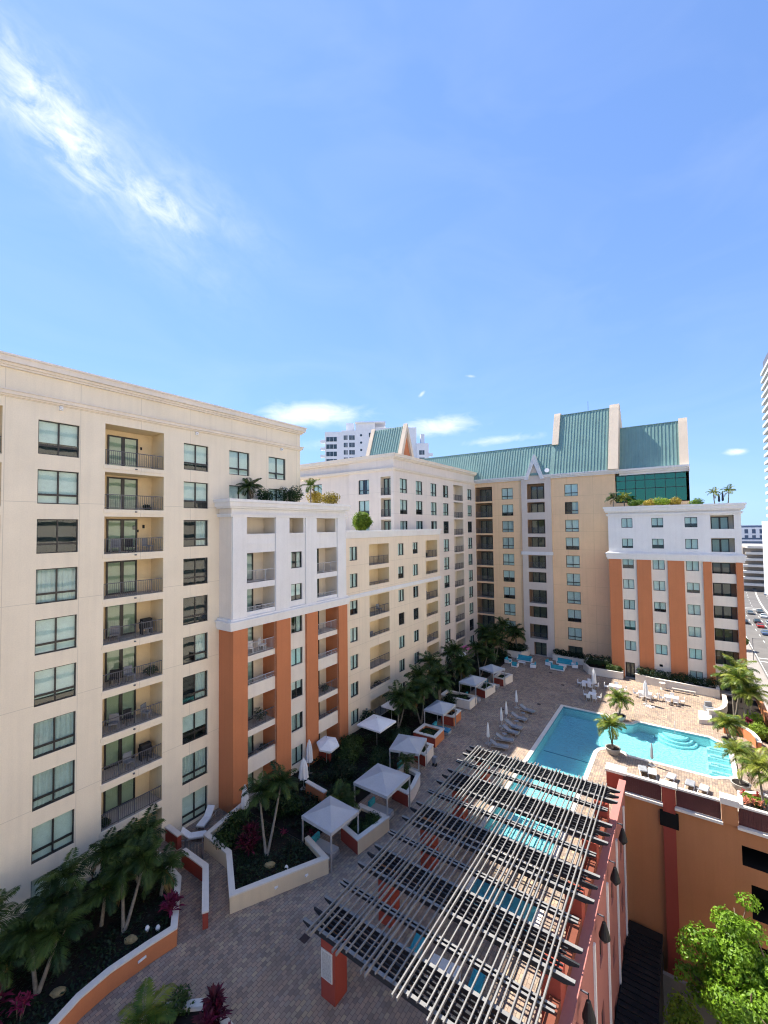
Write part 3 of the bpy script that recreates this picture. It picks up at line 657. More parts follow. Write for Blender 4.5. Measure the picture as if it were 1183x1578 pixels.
# ------------------------------------------------------------------ ground, deck, pool
GZ = -14.0
def arc(cx, cy, rad, a0, a1, n=8): return [(cx + rad * math.cos(R(a0 + (a1 - a0) * i / n)), cy + rad * math.sin(R(a0 + (a1 - a0) * i / n))) for i in range(n + 1)]
POOL = [(-12.9, 29.6), (-8.0, 29.6), (-8.0, 47.5)] + [(-7.75, 48.35), (-7.1, 48.95), (-6.3, 49.15), (-5.5, 49.0), (-5.0, 48.6)] + [(1.6, 48.6), (2.0, 49.0), (2.6, 49.2), (3.0, 49.7), (3.0, 56.0), (2.2, 56.5), (1.6, 57.1)] + [(-4.9, 57.05), (-5.3, 56.2), (-6.0, 55.75), (-7.0, 55.75), (-7.7, 56.2), (-8.0, 57.0)] + [(-12.9, 57.0)]
SPA = [(-11.6, 24.4), (-7.7, 24.4), (-7.7, 26.6), (-11.6, 26.6)]
def inset(poly, d):
    n = len(poly); out = []
    for i in range(n):
        p0, p1, p2 = (Vector(poly[(i + k) % n]) for k in (-1, 0, 1))
        a = (p1 - p0).normalized(); c = (p2 - p1).normalized(); na = Vector((a.y, -a.x)); nc = Vector((c.y, -c.x))
        out.append(tuple(p1 + (na + nc) / max(.6, 1 + na.dot(nc)) * d))
    return out
def filled(polys, z):
    vs = [Vector((x, y, z)) for p in polys for x, y in p]; b = MB(); b.v = [tuple(v) for v in vs]
    for t in tessellate_polygon([[Vector((x, y, 0)) for x, y in p] for p in polys]):
        a, c, d = (vs[i] for i in t)
        b.f.append(t if (c - a).cross(d - a).z > 0 else t[::-1]); b.m.append(0)
    return b
DECK = [(-36, -14), (-4.7, -14), (-4.7, 42.0), (7.2, 42.0), (7.2, 77.4), (-36, 77.4)]
struct('pool_deck', filled([DECK, inset(POOL, .02), inset(SPA, .02)], 0).mesh('pool_deck', deckm))
def pool(name, poly, depth, lbl):
    b = filled([poly], -depth)
    n = len(poly)
    for i in range(n): p, q = poly[i], poly[(i + 1) % n]; b.quad((*p, -depth), (*q, -depth), (*q, .0), (*p, .0))
    o = obj(name, b.mesh('basin', poolf)); o['kind'] = 'structure'
    obj('water', filled([poly], -.09).mesh('water', MATS['pool_water']), o)
    # coping ring, laid in stones
    out = inset(poly, .38); k = 0
    for i in range(n):
        p, q, a, c = Vector(poly[i]), Vector(poly[(i + 1) % n]), Vector(out[i]), Vector(out[(i + 1) % n])
        m = max(1, round((q - p).length / 1.2))
        for j in range(m):
            g = .008 / max(.3, (q - p).length); s0, s1 = j / m + g, (j + 1) / m - g
            pts = [p.lerp(q, s0), p.lerp(q, s1), a.lerp(c, s1), a.lerp(c, s0)]
            obj('coping_stone', MB().prism([tuple(x) for x in pts[::-1]] if (pts[1] - pts[0]).cross(pts[2] - pts[1]) < 0 else [tuple(x) for x in pts], -.02, .03).mesh('coping_stone', cap), o)
    return o
P0 = pool('swimming_pool', POOL, 1.05, '')
pool('spa_pool', SPA, .9, '')
for i, y in enumerate((50.0, 51.7, 53.4, 55.1)): obj('pool_ledge', MB().box(1.3, 2.97, y, y + .7, -1.04, -.42).box(1.5, 2.97, y + .15, y + .5, -.42, -.26).mesh('pool_ledge', poolst), P0)
navy = M('tile_navy', (.05, .20, .28), .5)
for k, (rad, z) in enumerate(((2.0, -.85), (1.6, -.62), (1.2, -.38))):
    st = obj('pool_step', MB().prism(arc(-1.4, 57.0 - .01 * k, rad, 180, 360, 18), -1.04, z).mesh('pool_step', poolf), P0)
    b = MB(); o1, o2 = arc(-1.4, 57.0 - .01 * k, rad, 182, 358, 18), arc(-1.4, 57.0 - .01 * k, rad - .05, 182, 358, 18)
    for i in range(18): b.quad((*o1[i], z + .004), (*o1[i + 1], z + .004), (*o2[i + 1], z + .004), (*o2[i], z + .004))
    obj('tile_edge', b.mesh('tile_edge', navy), st)
obj('lane_line', MB().box(-12.7, -8.2, 46.9, 47.03, -1.045, -1.04).mesh('lane_line', navy), P0)
b = MB()
for i in range(len(POOL)):
    p, q = POOL[i], POOL[(i + 1) % len(POOL)]; pi_, qi = inset(POOL, -.006)[i], inset(POOL, -.006)[(i + 1) % len(POOL)]
    b.quad((*pi_, -.20), (*qi, -.20), (*qi, -.02), (*pi_, -.02))
obj('waterline_tiles', b.mesh('waterline_tiles', M('tile_pale_blue', (.22, .42, .48), .4, .2, 6)), P0)
obj('hand_rail', MB().tube([(-1.4, 57.4, 0), (-1.4, 57.4, .8), (-1.4, 57.2, .95), (-1.4, 56.6, .75), (-1.4, 56.2, -.3)], .03, 6).mesh('hand_rail', alum), P0)
# street level
struct('ground', MB().quad((-1500, -300, GZ - .02), (1500, -300, GZ - .02), (1500, 3000, GZ - .02), (-1500, 3000, GZ - .02)).mesh('ground', M('city_ground', (.34, .31, .26), .95, .3, .02)))
def roadx(y): return 0 if y < 205 else (y - 205) ** 2 * .00042 if y < 330 else 6.56 + (y - 330) * .105
ys = [-60] + list(range(60, 620, 20))
def strip(x0, x1, z, ya=-60, yb=600, dash=None):
    b = MB(); y = ya
    if dash:
        while y < yb: b.quad((x0 + roadx(y), y, z), (x1 + roadx(y), y, z), (x1 + roadx(y + dash), y + dash, z), (x0 + roadx(y + dash), y + dash, z)); y += dash * 3
    else:
        q = [t for t in ys if ya <= t <= yb]
        for a, c in zip(q, q[1:]): b.quad((x0 + roadx(a), a, z), (x1 + roadx(a), a, z), (x1 + roadx(c), c, z), (x0 + roadx(c), c, z))
    return b
rd = struct('road', strip(15.0, 37.5, GZ + .0).mesh('road', asphalt))
for x, d in ((15.4, None), (19.2, 3), (22.8, 3), (26.2, None), (26.6, None), (30.2, 3), (33.8, 3)): obj('lane_marking', strip(x, x + .14, GZ + .006, dash=d).mesh('lane_marking', paint), rd)
for yy in (150, 238): obj('crosswalk', MB().quad(*[(x, y, GZ + .007) for x, y in ((15.6, yy), (26, yy), (26, yy + .5), (15.6, yy + .5))]).quad(*[(x, y, GZ + .007) for x, y in ((15.6, yy + 3.5), (26, yy + 3.5), (26, yy + 4), (15.6, yy + 4))]).mesh('crosswalk', paint), rd)
def kerb(x0, x1):
    b = strip(x0, x1, GZ + .14)
    for x in (x0, x1):
        for a, c in zip(ys, ys[1:]): b.quad((x + roadx(a), a, GZ - .01), (x + roadx(c), c, GZ - .01), (x + roadx(c), c, GZ + .14), (x + roadx(a), a, GZ + .14))
    return b
struct('sidewalk', kerb(9.0, 15.0).mesh('sidewalk', pavem)); struct('sidewalk', kerb(37.5, 42).mesh('sidewalk', pavem))

# ------------------------------------------------------------------ podium walls at the deck edge
gw = thing('garage_wall', 'orange parking podium wall with maroon railing panels below the pool terrace', 'wall', (1, 41.8, GZ))
facade(gw, 'Y', 41.8, -4.9, 7.2, GZ, .0, [dict(u0=2.86, u1=6.2, z0=-2.75, z1=-1.34, k='v'), dict(u0=3.32, u1=6.4, z0=-6.4, z1=-3.97, k='v'), dict(u0=2.2, u1=6.4, z0=-10.6, z1=-8.2, k='v')], orangeG)
W(gw, 'pilaster', MB().box(-2.02, -1.18, 41.58, 41.797, GZ, -1.65).box(-2.02, -1.18, 41.58, 41.797, -.48, 1.5), redw)
W(gw, 'vent', MB().box(-2.25, -.98, 41.56, 41.795, -1.64, -.49), darkm)
for xa, xb in ((-4.8, -2.1), (-1.12, 1.7), (2.75, 7.2)):
    b = MB(); n = int((xb - xa) / .14)
    for i in range(n): x = xa + (xb - xa) * i / n; b.box(x, x + .10, 41.84, 41.88, .1, 1.38).box(x + .10, x + (xb - xa) / n, 41.86, 41.90, .1, 1.38)
    W(gw, 'railing_panel', b, panelR)
    W(gw, 'ledge', MB().box(xa - .1, xb + .1, 41.5, 41.84, -.12, .08), cap); W(gw, 'panel_cap', MB().box(xa, xb, 41.78, 42.05, 1.38, 1.52), cap)
W(gw, 'post', MB().box(-2.08, -1.14, 41.8, 42.15, 0, 1.5), redw); W(gw, 'post', MB().box(1.74, 2.7, 41.62, 42.2, 0, 1.45), orangeG)
W(gw, 'post_cap', MB().box(-2.2, -1.02, 41.45, 42.3, 1.5, 1.66), cap); W(gw, 'post_cap', MB().box(1.66, 2.8, 41.5, 42.35, 1.45, 1.9), cap)
W(gw, 'deck_side', MB().box(7.0, 7.2, 41.81, 77, GZ, .0), orangeG); W(gw, 'deck_side_parapet', MB().box(6.9, 7.25, 42.3, 72, .0, 1.0), orangeG)
pw = thing('podium_wall', 'pink podium wall dropping from the pergola edge to the lower court', 'wall', (-4.8, 25, GZ))
vs = [dict(u0=y, u1=y + 1.0, z0=z, z1=z + 1.6, k='w', st='S', bl='0') for y in (19.5, 23.2, 28.1, 32.9, 37.8) for z in (-3.2, -7.2, -11.2)]
facade(pw, 'X', -4.7, -14, 41.56, GZ, .0, vs, pink, name='wall')
for y in (17.6, 21.4, 26.0, 30.8, 35.4, 39.8): W(pw, 'downpipe', MB().box(-4.69, -4.58, y, y + .25, GZ, -.2), furW if y > 25 else pink)
b = MB()
W(pw, 'parapet', MB().box(-5.0, -4.66, -14, 41.5, .0, 1.0), pink); W(pw, 'parapet_cap', MB().box(-5.08, -4.56, -14, 41.5, 1.0, 1.1), pink)
ends = [15.9, 20.9, 25.7, 30.5, 35.1]
for y in ends: W(pw, 'buttress', MB().box(-5.9, -5.05, y - .45, y + .45, .0, 2.55), redw)
for a, c in zip(ends, ends[1:]): W(pw, 'inner_panel', MB().box(-5.5, -5.05, a + .46, c - .46, .0, 1.6), M('panel_rust', (.17, .05, .028), .7, .15, 1)), 
W(pw, 'end_pier', MB().box(-6.1, -4.66, 41.9, 42.9, 0, 1.3), redw); W(pw, 'end_pier_cap', MB().box(-6.2, -4.6, 41.8, 43.0, 1.3, 1.5), cap)
for i, y in enumerate((22.06, 26.8, 31.38, 35.6)):
    o = obj('wall_lamp', MB().lathe([(.04, -.75), (.30, -.45), (.30, -.38), (.10, .35), (.04, .4)], 12).box(-.02, .02, -.02, .02, .35, .7).mesh('wall_lamp', M('lamp_black', (.02, .02, .022), .5)), None, (-4.22, y, .3))
    tag(o, ['first', 'second', 'third', 'last'][i] + ' dark cone lantern from the front along the pink podium wall', 'lantern', 'cone lanterns on the podium wall')
    b = MB().box(-.36, -.02, -.03, .03, .62, .68); obj('bracket', b.mesh('bracket', railm), o)
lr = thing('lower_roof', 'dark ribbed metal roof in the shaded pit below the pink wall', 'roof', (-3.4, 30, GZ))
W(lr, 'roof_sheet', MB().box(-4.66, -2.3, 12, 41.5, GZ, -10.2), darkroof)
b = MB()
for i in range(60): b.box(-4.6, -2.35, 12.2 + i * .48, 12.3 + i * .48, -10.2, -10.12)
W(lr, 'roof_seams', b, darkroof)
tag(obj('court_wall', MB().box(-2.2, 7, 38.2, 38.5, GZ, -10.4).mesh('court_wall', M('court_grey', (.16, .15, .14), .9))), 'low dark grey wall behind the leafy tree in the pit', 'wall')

# ------------------------------------------------------------------ pergola
pg = thing('pergola', 'long dark beam pergola with pale slats over the spa beside the pool', 'pergola', (-10.3, 25.7, 0))
for i, y in enumerate((16.15, 20.9, 25.7, 30.5, 35.1)):
    for x in (-14.55,):
        c_ = W(pg, 'column', MB().box(x - .44, x + .44, y - .44, y + .44, 0, 2.9), redw)
        W(pg, 'column_capital', MB().box(x - .5, x + .5, y - .5, y + .5, 2.9, 3.0), orangeG)
W(pg, 'notice_board', MB().box(-14.95, -14.25, 15.66, 15.705, .98, 2.32), M('notice_frame', (.62, .60, .55), .6)); W(pg, 'notice_sheet', MB().box(-14.89, -14.31, 15.645, 15.658, 1.04, 2.26), M('notice_paper', (.42, .41, .38), .6, .35, 14))
def beam(y, x0, x1, z0, z1, w=.13, cp=True):
    b = MB(); h = z1 - z0
    pr = [(x0, z1), (x0 + .05, z1 - h * .45), (x0 + .45, z0), (x1 - .45, z0), (x1 - .05, z1 - h * .45), (x1, z1)]
    for yy in (y - w / 2, y + w / 2): b.quad(*[(x, yy, z) for x, z in (pr if yy > y else pr[::-1])])
    for p, q in zip(pr, pr[1:] + pr[:1]): b.quad((p[0], y - w / 2, p[1]), (p[0], y + w / 2, p[1]), (q[0], y + w / 2, q[1]), (q[0], y - w / 2, q[1]))
    if cp: b.mat(1).box(x0 + .02, x1 - .02, y - w / 2 - .012, y + w / 2 + .012, z1, z1 + .022)   # added strip: sunlight on the beam tops put into its pale colour
    return b
groups = [(15.6, 16.35, 17.15), (19.95, 20.85, 21.6), (24.7, 25.75, 26.55), (29.6, 30.5, 31.45), (34.3, 35.0, 35.75)]
for g in groups:
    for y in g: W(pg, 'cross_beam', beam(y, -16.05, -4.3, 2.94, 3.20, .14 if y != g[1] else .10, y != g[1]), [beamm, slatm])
    for y in (g[0] + .25, g[0] + .5, g[1] + .25, g[1] + .5): W(pg, 'joist', beam(y, -15.5, -4.9, 3.04, 3.19, .06, False), [beamm, slatm])
for y in (18.4, 23.05, 28.15, 33.0):
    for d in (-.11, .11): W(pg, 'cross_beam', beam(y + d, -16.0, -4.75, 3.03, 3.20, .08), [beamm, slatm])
x = -15.2
for i in range(7):
    for d in (-.10, .10): W(pg, 'rafter', MB().box(x + d * 1.2 - .032, x + d * 1.2 + .032, 15.05, 36.0, 3.225, 3.37), slatm)
    if i < 6:
        for k in (1, 2, 3): W(pg, 'slat', MB().box(x + k * .41 - .027, x + k * .41 + .027, 15.35 + .05 * k, 35.9, 3.225, 3.31), slatm)
    x += 1.64

# ------------------------------------------------------------------ plants
RP = random.Random(5)
def frond_mesh(var, m):
    a0, a1 = ((78, 5), (48, -45), (18, -70))[var]
    b = MB(); n = 16; p = Vector((0, 0, 0)); pts = [p.copy()]; tan = []
    for i in range(n):
        a = R(a0 + (a1 - a0) * ((i + .5) / n) ** 1.15); d = Vector((math.cos(a), 0, math.sin(a))); tan.append(d); p = p + d / n; pts.append(p.copy())
    tan.append(tan[-1])
    b.tube(pts, [.016 - .012 * i / n for i in range(n + 1)], 3, False)
    rn = random.Random(var)
    K = 44
    for k in range(K):
        t = .14 + .86 * k / (K - 1); i = min(n - 1, int(t * n)); base = pts[i].lerp(pts[i + 1], t * n - i if t < 1 else 1); d = tan[i]
        l = .30 * (math.sin(math.pi * min(1, .12 + t * .86)) ** .55) + .03
        nrm = Vector((-d.z, 0, d.x))
        for sgn in (-1, 1):
            v = (Vector((0, sgn, 0)) * .82 + d * (.45 + .25 * t) - Vector((0, 0, 1)) * (.35 + rn.uniform(-.12, .15)) + nrm * rn.uniform(-.05, .3)).normalized() * l * rn.uniform(.85, 1.1)
            w = (d * .017)
            mid = base + v * .5 + nrm * .018
            b.quad(base, mid + w, base + v - Vector((0, 0, l * .12)), mid - w)
    return b.mesh('frond', m)
FR = {}
def fronds(par, top, n, L, m, seed=0, up=.25):
    rn = random.Random(seed)
    for k in range(n):
        q = k / n; var = 0 if q < up else (1 if q < .72 else 2)
        me = FR.get((var, m)) or FR.setdefault((var, m), frond_mesh(var, m))
        s = L * rn.uniform(.82, 1.12)
        obj('frond', me, par, top, rot=(rn.uniform(-.18, .18), rn.uniform(-.15, .15), k * 2.39996 + rn.uniform(-.25, .25)), sc=s)
def palm(loc, label, tops, nf, L, m, seed, group=None, tr=.085, name='palm_tree', up=.25):
    """tops: list of (dx,dy,h) - one trunk and crown each"""
    o = thing(name, label, 'palm', loc, 0, group)
    for j, (dx, dy, h) in enumerate(tops):
        n = 7; pts = [(dx * (i / n) ** .8, dy * (i / n) ** .8, h * i / n + (-.15 if i == 0 else 0)) for i in range(n + 1)]
        b = MB().tube(pts, [tr * (1.35 - .55 * (i / n) ** .6) for i in range(n + 1)], 8)
        obj('trunk', b.mesh('trunk', trunkm, True), o)
        obj('crownshaft', MB().tube([(dx, dy, h - .1), (dx, dy, h + .35)], [tr * .85, tr * .5], 7).mesh('crownshaft', M('crownshaft', (.16, .22, .07), .6)), o)
        fronds(o, (dx, dy, h + .2), nf, L, m, seed * 10 + j, up)
        me = FR.get((2, plantX)) or FR.setdefault((2, plantX), frond_mesh(2, plantX))
        obj('dead_frond', me, o, (dx, dy, h + .05), rot=(.1, .5, seed * 1.7 + j), sc=L * .8)
    return o
def leafmass(blobs, n, size, m, seed=0, name='foliage', asp=.55):
    rn = random.Random(seed); b = MB(); tv = sum(r1 * r2 * r3 for *_, r1, r2, r3 in blobs)
    for cx, cy, cz, rx, ry, rz in blobs:
        for _ in range(max(12, int(n * rx * ry * rz / tv))):
            d = Vector((rn.gauss(0, 1), rn.gauss(0, 1), rn.gauss(0, 1))).normalized()
            k = rn.uniform(.45, 1.0) ** .5 * (1 + .16 * math.sin(d.x * 7 + cx) * math.sin(d.y * 6 + cy) + rn.uniform(-.07, .07))
            p = Vector((cx + d.x * rx * k, cy + d.y * ry * k, cz + d.z * rz * k))
            nn = (d + Vector((rn.uniform(-1, 1), rn.uniform(-1, 1), rn.uniform(-.4, 1.1))) * .8).normalized()
            a = nn.orthogonal().normalized(); a.rotate(Matrix.Rotation(rn.uniform(0, 6.28), 3, nn)); c = nn.cross(a); s = size * rn.uniform(.6, 1.3)
            b.quad(p - a * s, p + c * s * asp + nn * s * .15, p + a * s, p - c * s * asp + nn * s * .15)
    return b.mesh(name, m)
def shrub(loc, label, rx, rz, m, seed, n=900, size=.10, group=None, name='shrub', cat='shrub', ry=None):
    rn = random.Random(seed); ry = ry or rx
    bl = [(rn.uniform(-.5, .5) * rx, rn.uniform(-.5, .5) * ry, rz * rn.uniform(.5, 1.0), rx * rn.uniform(.45, .7), ry * rn.uniform(.45, .7), rz * rn.uniform(.5, .75)) for _ in range(6)]
    o = thing(name, label, cat, loc, 0, group)
    obj('foliage', leafmass(bl, n, size, m, seed), o)
    b = MB()
    for k in range(4): b.tube([(rn.uniform(-.1, .1), rn.uniform(-.1, .1), -.1), (rn.uniform(-.4, .4) * rx, rn.uniform(-.4, .4) * ry, rz)], [.03, .012], 5)
    obj('stems', b.mesh('stems', barkm), o)
    return o
def spiky(loc, label, h, m, seed, n=40, group=None, name='cordyline_plant', heads=3, spread=.35, cat='plant'):
    rn = random.Random(seed); o = thing(name, label, cat, loc, 0, group); b = MB(); st = MB()
    for hd in range(heads):
        hx, hy, hz = rn.uniform(-spread, spread), rn.uniform(-spread, spread), h * rn.uniform(.45, .85)
        st.tube([(hx * .3, hy * .3, -.1), (hx, hy, hz)], [.03, .02], 5)
        for k in range(n):
            az = rn.uniform(0, 6.28); el = R(rn.uniform(5, 85)); l = h * rn.uniform(.28, .5); z0 = hz - rn.uniform(0, .35) * h
            d = Vector((math.cos(az) * math.cos(el), math.sin(az) * math.cos(el), math.sin(el))); s = Vector((-math.sin(az), math.cos(az), 0)) * l * .11
            p = Vector((hx, hy, z0)); q = p + d * l * .55; t = p + d * l - Vector((0, 0, l * .22))
            b.quad(p, q + s, t, q - s)
    obj('leaves', b.mesh('leaves', m), o); obj('stem', st.mesh('stem', barkm), o); return o
# ------------------------------------------------------------------ planters and low walls
def planter(name, label, poly, h, m, soil=.62, side=None, group=None, wall=.28, skip=()):
    """poly CCW; hollow box with stone cap, soil inside"""
    cx = sum(p[0] for p in poly) / len(poly); cy = sum(p[1] for p in poly) / len(poly)
    o = thing(name, label, 'planter', (cx, cy, 0), 0, group)
    inn = inset(poly, -wall); capo = inset(poly, .04); capi = inset(poly, -wall - .04)
    n = len(poly); b = MB()
    for i in range(n):
        j = (i + 1) % n
        if i in skip: continue
        b.mat(1 if side and i in side else 0).quad((*poly[i], 0), (*poly[j], 0), (*poly[j], h), (*poly[i], h))
        b.quad((*inn[j], 0), (*inn[i], 0), (*inn[i], h), (*inn[j], h))
    W(o, 'wall', b, [m, redw])
    b = MB()
    for i in range(n):
        j = (i + 1) % n; z0, z1 = h, h + .09
        if i in skip: continue
        b.quad((*capo[i], z1), (*capo[j], z1), (*capi[j], z1), (*capi[i], z1)).quad((*capo[i], z0), (*capo[j], z0), (*capo[j], z1), (*capo[i], z1)).quad((*capi[i], z0), (*capi[j], z0), (*capi[j], z1), (*capi[i], z1)).quad((*capo[i], z0), (*capo[j], z0), (*capi[j], z0), (*capi[i], z0))
    W(o, 'coping', b, cap)
    W(o, 'soil', filled([inn], soil), mulch)
    return o
def low_wall(label, pts, h, m, th=.3, name='low_wall', capm=None, cat='wall'):
    P = [Vector(p) for p in pts]; L_, R_ = [], []
    for i, p in enumerate(P):
        d = ((P[min(i + 1, len(P) - 1)] - P[max(i - 1, 0)])).normalized(); nn = Vector((-d.y, d.x)) * th / 2; L_.append(tuple(p + nn)); R_.append(tuple(p - nn))
    o = thing(name, label, cat, (P[0].x, P[0].y, 0))
    poly = R_ + L_[::-1]
    W(o, 'wall_body', MB().prism(poly, 0, h, False), m); W(o, 'coping', MB().prism(inset(poly, .04), h, h + .09).prism(inset(poly, .04)[::-1], h, h + .001), capm or cap)
    return o
p1 = planter('planter', 'terracotta walled planting bed of tall palms at the lower left', [(-31.5, 2.0), (-21.5, 2.0), (-22.3, 5.0), (-23.05, 7.2), (-23.55, 8.7), (-23.65, 10.0), (-23.45, 11.7), (-23.2, 13.1), (-26.3, 15.1), (-31.5, 15.6)], .9, orange, skip=(0, 9))
W(p1, 'step_light', MB().box(-23.46, -23.40, 11.2, 11.6, .5, .6), furW)
p2 = planter('planter', 'cream corner planter with twin trunk palm and magenta cordyline', [(-22.45, 15.9), (-21.45, 17.85), (-19.65, 21.35), (-22.2, 22.05), (-29.2, 22.0), (-28.4, 18.0), (-25.55, 17.85)], .95, creamW, skip=(3,))
for x, y in ((-21.2, 18.3), (-20.3, 20.0)): W(p2, 'step_light', MB().box(x - .06, x + .06, y - .1, y + .1, .45, .55), furW)
G2 = 'planters between the cabanas'
def pl(label, poly, m, side=None, soil=.75): return planter('planter', label, poly, .95, m, soil, side, G2)
pl('cream planter box between the two nearest cabanas', [(-20.95, 24.1), (-19.05, 23.65), (-18.6, 26.85), (-21.3, 26.85)], creamW, (0,))
pl('pale curved front planter behind the second cabana', [(-20.5, 30.05), (-18.85, 29.9), (-19.0, 31.2), (-19.5, 33.0), (-21.0, 33.2), (-21.6, 31.5)], offwh, (0,))
pl('narrow white planter beside the third cabana', [(-21.9, 36.0), (-20.55, 35.75), (-20.9, 38.0), (-22.1, 38.0)], offwh, (0,))
pl('terracotta planter box past the third cabana', [(-23.9, 39.2), (-21.4, 39.3), (-21.55, 41.6), (-23.9, 41.5)], orange, (0,))
pl('small terracotta planter against the fourth cabana', [(-23.4, 44.5), (-21.9, 44.6), (-22.0, 46.8), (-23.4, 46.8)], orange, (0,))
pl('long pale planter before the fifth cabana', [(-26.2, 49.6), (-22.15, 49.65), (-22.1, 51.8), (-26.2, 51.6)], offwh, ())
pl('white planter between the two farthest cabanas', [(-23.3, 54.5), (-21.9, 54.0), (-21.6, 56.9), (-23.4, 56.9)], offwh, (0,))
pl('farthest white planter box of the cabana row', [(-22.9, 59.5), (-21.35, 59.4), (-20.9, 62.0), (-22.9, 62.2)], offwh, (0,))
low_wall('bent brick red wall with pale coping at the terrace entrance', [(-28.3, 16.43), (-25.8, 16.47), (-22.8, 14.55)], .9, redw)
low_wall('short brick red wall below the ground floor window of the left wing', [(-31.5, 17.05), (-29.9, 17.05)], .9, redw)
low_wall('brick red terrace wall under the half open umbrella', [(-29.8, 31.2), (-28.5, 31.3)], .9, redw)
low_wall('terracotta terrace wall behind the nearest cabana', [(-27.0, 26.7), (-24.7, 26.5)], .9, orange)
gt = thing('garden_gate', 'dark metal gate between the two terrace walls', 'gate', (-28.3, 17.2, 0))
b = MB().box(-29.0, -28.9, 16.9, 17.0, 0, 1.1).box(-27.6, -27.5, 17.3, 17.4, 0, 1.1); W(gt, 'post', b, railm)
b = MB()
for i in range(12): t = i / 11; b.box(-28.9 + 1.28 * t, -28.87 + 1.28 * t, 16.95 + .4 * t, 16.98 + .4 * t, .05, 1.05)
W(gt, 'bars', b, railm)
# garden soil behind the cabanas
so = obj('garden_soil', filled([[(-29.9, 22.3), (-22.6, 22.4), (-22.3, 33), (-24, 40), (-24.5, 62), (-24.8, 76.7), (-30.3, 76.7), (-30.3, 36)]], .06).mesh('garden_soil', mulch)); so['kind'] = 'structure'

# ------------------------------------------------------------------ cabanas, umbrellas, furniture
def cabana(loc, label, w, d, rz=0, h=2.45, m=None):
    o = thing('cabana', label, 'cabana', loc, rz, 'cabanas along the planters'); w /= 2; d /= 2
    for sx in (-1, 1):
        for sy in (-1, 1): obj('post', cached(('cp', h), lambda: MB().box(-.045, .045, -.045, .045, 0, h).mesh('post', alum)), o, (sx * (w - .06), sy * (d - .06), 0))
    b = MB(); c = [(-w, -d), (w, -d), (w, d), (-w, d)]; n = 8
    apex = h + .62
    def hz(t): return h + .05 + (apex - h - .05) * (t ** 1.35)
    for k in range(4):
        p, q = Vector(c[k]), Vector(c[(k + 1) % 4])
        for i in range(n):
            t0, t1 = i / n, (i + 1) / n
            a, e = p * (1 - t0), q * (1 - t0); a2, e2_ = p * (1 - t1), q * (1 - t1)
            b.quad((a.x, a.y, hz(t0)), (e.x, e.y, hz(t0)), (e2_.x, e2_.y, hz(t1)), (a2.x, a2.y, hz(t1)))
        b.quad((p.x, p.y, h - .17), (q.x, q.y, h - .17), (q.x, q.y, h + .05), (p.x, p.y, h + .05))
    obj('canopy', b.mesh('canopy', m or canvasG), o)
    return o
cabs = [((-20.95, 23.0, 0), 'nearest grey cabana beside the cream corner planter', 2.9, 2.8, -.05), ((-20.3, 28.4, 0), 'second cabana, widest canopy with blue cushioned daybed', 3.25, 3.3, .0), ((-21.5, 34.3, 0), 'third cabana, turned slightly, with small palm before it', 2.8, 3.0, .28),
        ((-22.8, 43.1, 0), 'fourth cabana between two terracotta planters', 2.4, 3.1, .0), ((-23.1, 52.9, 0), 'fifth cabana past the long pale planter', 2.4, 3.3, -.05), ((-22.7, 58.7, 0), 'farthest cabana near the turquoise sofas', 2.5, 2.6, -.3)]
for l, t, w, d, a in cabs: cabana(l, t, w, d, a)
def lounger(loc, rz, label, m, fm=None, group=None, back=42):
    o = thing('sun_lounger', label, 'sun lounger', loc, rz, group); fm = fm or alum
    def fr():
        b = MB().box(-.95, .95, -.33, -.29, .27, .32).box(-.95, .95, .29, .33, .27, .32).box(-.95, -.91, -.29, .29, .27, .32).box(.91, .95, -.29, .29, .27, .32); return b.mesh('frame', fm)
    obj('frame', cached(('lf', fm), fr), o)
    for x in (-.8, .75):
        for y in (-.3, .3): obj('leg', cached(('ll', fm), lambda: MB().box(-.02, .02, -.02, .02, 0, .27).mesh('leg', fm)), o, (x, y, 0))
    obj('seat', cached(('ls', m), lambda: MB().box(-.15, .93, -.3, .3, .325, .40).mesh('seat', m)), o)
    def bk():
        c, s_ = math.cos(R(back)), math.sin(R(back)); b = MB(); p = (-.15, .33); q = (-.15 - .78 * c, .33 + .78 * s_); nn = (s_ * .07, c * .07)
        for y in (-.3, .3): b.quad((p[0], y, p[1]), (q[0], y, q[1]), (q[0] + nn[0], y, q[1] + nn[1]), (p[0] + nn[0], y, p[1] + nn[1]))
        for a_, b_ in ((p, q), ((q[0] + nn[0], q[1] + nn[1]), (p[0] + nn[0], p[1] + nn[1])), (q, (q[0] + nn[0], q[1] + nn[1]))): b.quad((a_[0], -.3, a_[1]), (b_[0], -.3, b_[1]), (b_[0], .3, b_[1]), (a_[0], .3, a_[1]))
        return b.mesh('backrest', m)
    obj('backrest', cached(('lb', m, back), bk), o); return o
ORD = ['first', 'second', 'third', 'fourth', 'fifth', 'sixth', 'seventh', 'eighth', 'ninth', 'tenth', 'eleventh', 'twelfth']
for i, (x, y, a) in enumerate(((-16.0, 42.7, .25), (-16.0, 44.3, .2), (-16.05, 46.4, -.08), (-16.1, 47.7, -.05), (-16.3, 50.1, 0), (-16.15, 52.8, -.1))):
    lounger((x, y, 0), a, ORD[i] + ' grey sun lounger from the pergola in the row left of the pool', slingG, None, 'grey loungers left of the lap pool', 30)
